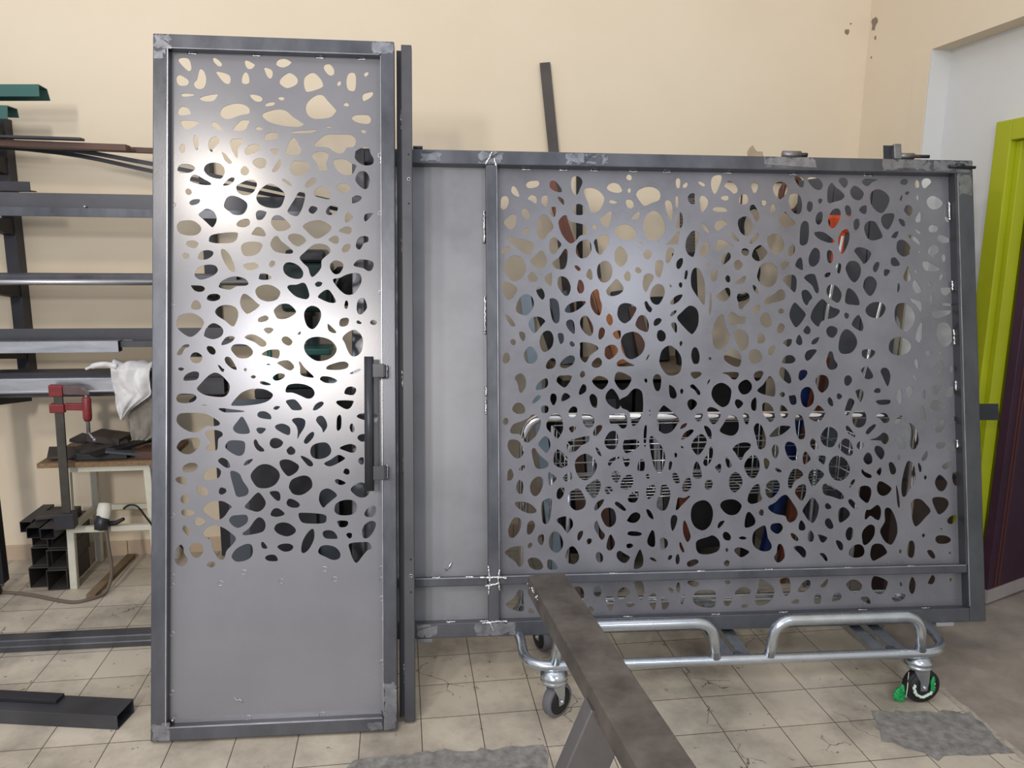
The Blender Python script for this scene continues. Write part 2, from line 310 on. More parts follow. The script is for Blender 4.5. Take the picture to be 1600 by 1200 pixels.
# ---- cut-out outlines, millimetres in each sheet's own plane: start point, then steps ----
DOOR_HOLES = '''70 2238 9 7 18 0 10 -10 5 -25 -7 -9 -10 6 -16 16
182 2245 4 4 11 -5 14 -15 -4 -9 -9 2 -12 12
286 2239 6 5 14 -6 13 -9 -8 -12 -11 -3 -9 7
350 2218 7 3 15 -6 6 -12 -3 -15 -7 -4 -9 9
64 2178 8 9 14 -5 17 -14 -5 -15 -22 -2 -10 10
142 2210 12 -11 6 -24 -5 -25 -14 -9 -15 5 -6 15 10 13 6 26
193 2199 10 3 26 -7 10 -12 -1 -17 -9 -5 -15 9
287 2204 11 -11 3 -23 -9 -7 -14 3 -1 19
79 2120 9 5 31 -1 -2 -6 -29 -4
139 2110 19 9 36 7 1 -9 -13 -15 -29 -1
303 2124 9 5 24 -6 8 -11 -8 -8 -18 3
353 2092 7 8 20 4 5 -6 -10 -7 -18 -2
69 2062 7 15 12 3 15 -7 7 -16 -10 -4 -26 -2
206 2065 12 18 29 11 30 1 21 -12 4 -13 -4 -8 -27 -6 -30 -12 -20 -1 -12 10
344 2057 10 11 36 11 30 -3 24 -20 33 -22 1 -6 -16 -7 -42 2 -33 6 -27 10
78 2028 10 6 35 -1 14 -6 -11 -10 -23 -12 -13 2
178 2026 7 5 12 -6 15 -18 0 -4 -12 1 -15 10
249 2010 13 17 15 12 22 0 0 -8 -10 -22 -18 -6 -18 2
323 2015 7 4 12 -4 2 -5 -9 -4 -11 4
350 1980 7 14 18 7 15 -2 4 -9 -4 -11 -36 -5
121 1981 5 4 8 -10 1 -25 -3 -15 -5 0 -6 18 -2 15
168 1960 8 16 15 6 12 -7 0 -14 -18 -19 -6 -13 -7 7 -5 12
75 1940 6 12 9 2 4 -17 -6 -12 -10 1
239 1965 11 10 27 1 5 -7 -2 -9 -14 -13 -3 -15 -1 -22 -12 15 -9 22
287 1935 8 16 20 8 21 -6 0 -11 -15 -12 -26 -9 -6 4
369 1940 9 3 18 2 0 -10 -9 -9 -12 5
390 2239 9 11 21 3 18 -9 0 -6 -12 -10 -16 -5 -17 6
401 2176 7 13 18 14 12 2 17 -12 6 -15 -8 -14 -27 -11 -21 11
481 2175 5 19 18 13 15 -1 19 -20 7 -18 -4 -9 -19 -9 -28 -8 -9 9
548 2230 6 8 14 1 12 -14 2 -18 -11 -7 -12 7 -9 13
592 2172 5 9 6 1 2 -9 -7 -8
624 2189 5 17 9 7 11 -1 6 -13 0 -28 -4 -19 -9 -3 -12 4 -6 16
683 2208 5 7 8 1 1 -7 -9 -9
677 2130 6 11 25 7 5 -6 -8 -13 -22 -13 -4 4
396 2117 9 6 12 -5 -9 -8
488 2092 10 20 24 19 22 1 15 -17 27 -30 1 -9 -16 -18 -31 -7 -30 1 -18 15
615 2104 9 5 8 -9 -7 -4 -9 2
641 2055 9 10 18 3 27 -1 10 -12 -4 -15 -18 -3 -27 6
438 2001 15 6 66 6 0 -5 -18 -6 -36 -2
552 2023 12 3 13 -3 -14 -2
672 2015 11 2 6 -7 -6 -6 -8 4
421 1938 8 25 13 19 9 0 14 -24 6 -16 -5 -15 -22 -2 -20 4
517 1965 23 22 21 11 40 1 36 -1 16 -14 -1 -19 -9 -9 -18 -1 -11 -16 -13 -6 -19 6 -18 13 -24 3 -18 1
212 1928 6 0 9 -9 16 -20 -2 -8 -9 1 -13 14
68 1870 12 16 29 0 16 -12 -13 -14 -29 -4 -12 5
153 1868 9 19 23 7 24 -6 13 -21 -10 -25 -18 -2 -26 9
108 1834 8 15 14 2 17 -10 27 -15 0 -8 -27 0 -32 8
93 1797 10 8 11 -9 -3 -11 -12 -1
106 1756 9 11 22 3 4 -6 -7 -10 -19 -5
215 1819 12 14 14 12 12 -1 -4 -14 -14 -11 -14 -3
259 1815 12 10 24 12 23 -1 8 -13 -8 -22 -17 -14 -21 -2 -18 12
272 1868 8 13 12 1 9 -14 -5 -12 -10 -4 -11 5
311 1896 10 12 21 5 14 -10 -2 -18 -15 -9 -15 5
375 1870 12 18 12 19 7 -1 -1 -17 -15 -21 -11 -3
324 1780 12 24 21 18 18 3 24 -13 18 -19 -3 -24 -12 -22 -27 -4 -27 6 -18 12
218 1753 9 22 17 9 21 -5 24 -15 6 -16 -9 -21 -15 -9 -21 1 -14 10 -15 12
136 1716 11 13 15 9 21 -7 11 -18 0 -18 -11 -19 -9 4 -18 18
67 1678 7 14 21 6 26 -2 21 -17 2 -15 -14 -14 -29 -3 -24 7 -8 12
259 1688 12 13 21 5 10 -5 0 -14 -16 -10 -21 2
323 1727 10 8 20 -3 4 -7 -12 -19 -15 -5 -7 11
308 1654 13 20 12 5 15 -10 7 -19 -13 -3 -24 4
170 1634 7 15 35 8 44 3 8 -7 -5 -18 -17 -11 -42 -2 -26 4
96 1618 8 11 20 1 12 -9 -9 -15 -17 1
274 1607 9 16 26 6 27 -3 8 -12 -14 -24 -23 -10 -24 3
85 1581 7 8 13 -4 0 -13 -13 -3
135 1576 10 18 23 5 16 -6 -4 -14 -18 -11 -23 -1
372 1697 9 19 18 3 18 -12 20 -24 -14 -13 -27 -5 -17 14
370 1621 8 20 15 8 12 -16 26 -21 14 -15 -11 -8 -38 4 -18 9
508 1925 11 11 21 3 21 -7 0 -15 -7 -19 4 -22 -15 -3 -15 1 -3 23 -12 16
579 1905 15 9 25 -1 21 -13 15 -6 -3 -13 -12 -19 -27 0 -22 15
652 1934 3 10 25 13 18 -2 6 -20 10 -18 -4 -18 -24 -5 -22 9 -13 16
435 1880 9 22 21 3 27 -5 9 -16 -15 -20 -27 -10 -20 8
409 1839 6 4 14 -8 12 -12 -3 -4 -15 8
484 1822 11 16 18 11 10 -7 -7 -16 -21 -12 -9 2
514 1798 11 16 18 5 18 -11 10 -24 -10 -8 -21 4 -21 6
587 1819 13 11 22 0 13 -14 -8 -14 -21 -1 -15 9
652 1844 8 23 16 8 16 -7 9 -23 -7 -27 -13 -5 -17 12
634 1766 6 16 15 9 17 -4 -2 -11 -15 -10 -15 -3
453 1780 9 17 15 2 8 -9 -5 -30 -10 -27 -12 -16 -20 4 -12 11 9 19
496 1739 9 13 17 -3 3 -9 -13 -14 -12 4
554 1737 10 15 18 4 12 -9 -9 -19 -18 -6 -11 4
618 1719 9 13 9 -5 6 -14 -12 -12 -12 -2
681 1717 6 11 24 3 -5 -9 -18 -19 -6 3
476 1683 21 15 21 5 22 0 30 -18 -3 -16 -22 -19 -21 -9 -18 9 -18 18
597 1669 12 10 15 5 14 -5 0 -15 -11 -6 -21 5
428 1643 6 12 21 3 21 -8 12 -16 -12 -12 -16 -8 -20 11
562 1638 14 12 15 1 6 -12 -5 -13 -10 -1 -12 6
606 1605 9 15 15 5 6 -9 -9 -16 -15 -5
653 1617 6 25 17 10 18 -3 0 -16 -14 -6 -11 -19 -9 -1
466 1577 22 23 21 19 24 6 27 -8 9 -19 -15 -15 -15 -16 -1 -22 -11 -18 -18 -16 -9 10 -6 21 -15 15
366 1554 7 11 11 -2 0 -12 -11 -8 -6 3
209 1598 9 5 18 -17 14 -30 5 -19 -3 -10 -13 4 -15 21 -12 25
281 1548 11 7 26 3 14 -11 -11 -11 -20 -4 -12 6
124 1518 12 22 26 10 27 -2 10 -17 -16 -18 -35 -13 -18 6
332 1507 4 13 15 3 21 -11 -3 -9 -21 -3 -15 3
203 1482 9 14 30 14 29 0 21 -10 6 -14 -12 -6 -27 -2 -20 -11 -24 3 -12 5
112 1479 7 2 29 -2 9 -9 -6 -9 -15 -2 -14 6
321 1462 6 13 21 9 27 -2 23 -15 4 -14 -12 -19 -27 -7 -24 7 -13 12
163 1438 8 12 21 3 14 -6 -2 -12 -18 -7 -18 3
113 1411 7 16 12 4 12 -13 0 -13 -11 -6 -17 3
271 1428 5 18 10 8 18 -11 23 -21 8 -8 -17 -16 -23 -12 -12 9 -9 15
190 1394 11 15 23 7 29 -6 12 -19 -3 -24 -10 -21 -10 0 -21 18 -23 15
67 1361 8 18 21 8 26 0 26 -17 6 -18 -15 -24 -20 -17 -17 0 -24 17 -10 15
381 1398 9 12 14 9 27 0 23 -23 -8 -13 -24 -13 -27 0 -11 16
329 1367 7 8 18 6 10 -8 -6 -10 -19 -5 -9 3
348 1334 15 7 17 -6 -8 -12 -12 -3
155 1319 8 21 20 15 21 -8 13 -16 -7 -20 -27 -10 -26 9
286 1306 15 11 23 -3 30 -20 1 -15 -16 -3 -21 15
211 1288 13 18 18 6 12 -6 -12 -15 -27 -10
68 1252 5 12 17 18 16 2 0 -8 -13 -6 -9 -18 -10 -4
163 1273 6 6 14 -4 9 -12 -3 -12 -12 0 -10 10
110 1240 8 15 16 2 14 -11 0 -13 -11 -11 -18 2
242 1267 6 14 17 4 27 -3 18 -15 2 -15 -17 -14 -27 0 -14 11
341 1250 19 14 23 3 15 -2 3 -13 -6 -16 -12 2 -20 5
412 1545 10 14 21 0 21 -11 14 -21 -5 -19 -18 -4 -24 7 -16 15
566 1549 9 15 15 4 19 -9 1 -16 -11 -18 -15 -4 -12 10
645 1554 15 16 21 2 25 -5 7 -12 -7 -19 -13 -3 -15 9 -24 5
576 1503 23 6 22 11 27 6 18 -4 6 -19 -6 -21 -18 -25 -19 -6 -18 6 -21 21
517 1489 10 7 14 -4 -5 -11 -12 -3 -6 5
425 1476 9 8 21 1 21 7 12 -8 10 -31 -4 -14 -12 -3 -27 8 -18 15
526 1444 13 16 18 9 12 -8 17 -29 -5 -8 -18 1 -24 10
614 1411 3 18 6 3 4 -9 -2 -15 -6 -5
655 1402 3 27 11 12 12 -2 9 -25 -5 -15 -13 -13 -11 0
480 1383 8 21 18 10 21 -7 10 -18 -4 -25 -15 -24 -14 -5 -16 14
597 1355 5 14 18 5 9 -6 -3 -17 -12 -7 -14 1
654 1358 5 7 12 -8 -3 -5 -9 1
700 1359 8 8 12 -4 2 -8 -8 -6 -11 3
558 1352 8 -4 19 -19 0 -7 -10 0 -14 9
459 1320 9 8 2 -8 -6 -5
607 1303 10 15 21 13 15 0 17 -16 6 -24 -5 -31 -18 -17 -18 3 -12 20 -8 22
406 1299 6 10 13 1 16 -13 -1 -12 -12 -6 -15 8
480 1279 8 18 21 11 30 0 30 -11 19 -25 -7 -24 -25 -17 -33 -4 -26 15 -14 18
71 1203 9 5 11 -5 -10 -7
89 1165 7 18 23 11 18 -3 1 -14 -7 -10 -20 -3
199 1215 8 -3 7 -8 6 -3 -3 -9 -7 3
221 1234 6 9 15 -6 18 -33 -5 -5 -13 6 -15 14
132 1138 14 18 23 24 20 10 18 -6 17 -16 13 -19 -2 -24 -14 -15 -26 -1 -35 6 -20 11
283 1198 4 7 6 -4 -3 -8
356 1216 7 3 8 -3 -8 -2
306 1175 8 6 9 -6 -9 -6
335 1155 8 6 26 -9 -2 -5 -19 1
377 1171 9 11 15 5 15 -4 -1 -10 -14 -9 -15 -2
66 1106 10 14 26 1 23 -4 6 -12 -12 -12 -26 -4 -21 4
242 1083 18 24 20 18 30 10 38 -1 26 -13 3 -12 -17 -16 -30 -9 -44 -5 -32 0
147 1081 7 3 13 -2 -10 -2
202 1069 8 3 32 -4 41 -6 -6 -4 -50 -1 -17 5
67 1037 9 17 29 3 49 -2 30 -14 20 -15 0 -10 -15 -4 -26 0 -26 -18 -26 0 -26 14 -15 15
327 1047 6 11 18 2 18 -11 4 -14 -10 -2 -27 5
379 1070 10 7 12 -2 -6 -8 -9 -3
249 1008 14 20 14 15 12 -15 13 -30 -4 -12 -30 0 -16 9
324 1001 9 5 22 -4 -10 -14 -10 -3 -8 7
160 988 9 10 26 1 18 -8 1 -12 -13 -10 -3 -33 -14 -5 -21 4 3 13 12 9 -9 12
68 947 14 19 29 8 26 -1 7 -15 -10 -21 -23 -16 -23 2 -16 12
315 959 6 8 6 -6 6 -12 15 -15 0 -8 -15 1 -13 13
223 945 13 18 30 1 19 -5 3 -18 -5 -21 -15 -8 -20 8 -18 13
367 952 7 16 18 2 19 -13 -7 -15 -18 -7 -13 5
283 884 9 12 18 6 2 -4 -11 -12 -15 -6
200 897 10 10 15 -4 11 -13 3 -15 -13 -1 -16 11
385 1006 4 8 21 4 21 -10 4 -15 -4 -13 -15 3 -24 14
392 1221 15 8 21 1 15 -12 5 -12 -11 -10 -15 4 -18 12
463 1224 5 1 11 -16 15 -16 18 -18 -7 -4 -35 9 -3 26
553 1204 9 9 31 10 21 2 13 -8 -4 -13 -25 -7 -39 1
631 1185 10 6 18 9 8 0 -2 -7 -24 -10
532 1167 9 9 27 -3 21 -11 -9 -9 -27 0 -15 7
419 1130 9 17 27 5 29 -4 24 -13 7 -18 -10 -14 -15 -2 -20 9 -27 11 -20 1
613 1118 6 17 15 6 16 -5 2 -11 -9 -13 -18 1
420 1092 11 6 21 -1 20 -25 -3 -9 -26 0 -12 12
509 1065 8 16 18 10 10 -5 -7 -12 -18 -12 -9 0
586 1086 9 8 45 -1 3 -7 -9 -16 -12 -6 -18 7
587 1016 2 21 8 9 6 -9 -1 -34 -9 -11 -6 6
654 1040 13 9 40 1 16 -8 0 -18 -13 -10 -22 10 -24 8
440 1028 9 8 23 0 12 -10 -3 -21 -15 -24 -8 -15 1 27 -6 18
519 1029 7 12 15 1 12 -17 3 -18 -8 -15 -6 -5 -4 14 -13 16
630 1003 4 11 6 1 7 -15 -3 -12 -9 0
479 959 11 18 15 12 8 -3 -3 -15 -17 -19 -10 -2
656 966 8 12 24 3 11 -3 -11 -18 -18 -6
422 927 6 10 10 5 13 -13 -4 -13 -16 -2
500 926 8 18 24 9 24 -2 13 -20 -4 -18 -18 -12 -24 -3 -18 9
597 933 13 9 24 5 16 -7 2 -13 -12 -10 -24 7
546 884 22 12 24 15 18 -7 4 -7 -22 -14 -24 -10 -14 2
658 890 6 10 12 0 0 -20 -11 -2
87 875 7 10 17 7 18 -2 7 -10 -10 -15 -21 -5 -14 3
305 844 8 18 20 18 21 4 20 -6 21 -17 5 -21 -14 -24 -26 -12 -30 2 -16 17
64 838 10 9 20 -3 7 -11 -4 -13 -23 6
153 844 10 21 21 10 17 -2 9 -12 -6 -18 -14 -6 -29 -3
239 858 15 4 17 -11 9 -21 18 -28 -3 -18 -18 -7 -17 2 -9 27
133 812 7 4 21 -8 8 -14 -4 -10 -19 0 -11 10
203 798 6 11 16 -5 1 -11 -13 -8 -9 4
81 774 7 12 12 2 10 -15 -13 -14 -12 3
286 743 18 23 20 21 12 0 18 -28 -6 -21 -18 -12 -23 5
367 789 10 5 18 -2 7 -13 -1 -15 -9 -3 -15 13
152 738 9 13 23 12 29 1 20 -10 12 -10 -9 -9 -17 -24 -23 -10 -21 11 -17 14
370 714 7 18 15 5 15 -9 9 -11 -12 -7 -18 -2
83 732 8 7 21 -3 14 -8 -14 -11 -24 3
125 698 7 12 14 0 14 -12 -14 -12 -14 -1
236 699 9 15 26 3 21 -1 5 -16 -8 -14 -23 -12 -18 8
279 656 22 17 17 24 15 11 15 -9 6 -18 -6 -18 -18 -8 -41 -6
87 675 6 12 13 -11 7 -13 -7 -12 -12 12
152 659 12 16 23 9 26 -6 23 -15 22 -22 -10 -20 -20 -21 -6 -23 -9 -7 -14 9 -15 26 -6 30 -17 9
382 671 7 12 18 6 23 -4 21 -18 -3 -15 -24 -10 -26 8 -13 11
63 578 3 30 15 16 9 -11 2 -18 12 -20 -7 -16 -15 -6 -15 10
110 612 10 14 21 1 12 -13 -2 -20 -16 -15 -15 6 -8 16
339 621 7 5 13 -17 -4 -6 -12 3
245 585 15 21 29 14 18 -2 6 -20 -6 -21 -21 -12 -26 -2 -13 10
165 557 8 7 16 -1 1 -12 -12 -5 -10 5
352 573 10 9 21 0 10 -13 -4 -8 -27 2
468 908 10 0 21 -12 10 -13 -3 -9 -13 2 -15 17
399 888 8 9 21 1 23 -11 12 -12 -7 -18 -25 -15 -15 10 -12 18
430 809 9 21 27 12 21 1 15 -11 5 -21 -8 -15 -27 -17 -27 3 -12 15
609 854 7 11 12 -5 1 -12 -8 -4 -9 4
581 826 10 4 24 -11 -3 -7 -15 -2 -13 8
633 793 15 18 22 6 21 -10 7 -18 -11 -18 -18 -5 -18 7
528 765 6 24 18 10 18 -5 18 -18 -15 -15 -18 -15 -12 -11 -10 12
579 730 6 18 24 11 30 -1 15 -17 -6 -24 -21 -9 -30 1 -15 9
422 755 8 12 18 -4 17 -14 -5 -11 -18 -1 -16 7
461 715 11 5 53 -4 24 -6 4 -12 -10 -15 -59 1 -17 10
678 710 9 18 18 10 11 -4 1 -16 -9 -16 -21 -1
588 688 9 3 24 -2 3 -11 -9 -9 -18 0 -6 10
670 652 8 22 21 13 15 -4 2 -13 -11 -24 -15 -15 -15 0
540 647 6 11 21 1 15 -10 7 -17 -16 -2 -24 3
618 642 6 7 12 -2 0 -12 -8 -5
470 591 3 30 14 27 17 17 8 -6 0 -27 -14 -30 -17 -16
392 607 12 10 26 1 14 -10 -8 -13 -23 -3
525 590 9 16 21 4 27 -8 16 -20 -4 -18 -21 -4 -24 11 -18 9
628 613 47 4 18 -2 9 -19 -15 -8 -15 -17 -20 -23 -13 14 -8 25'''
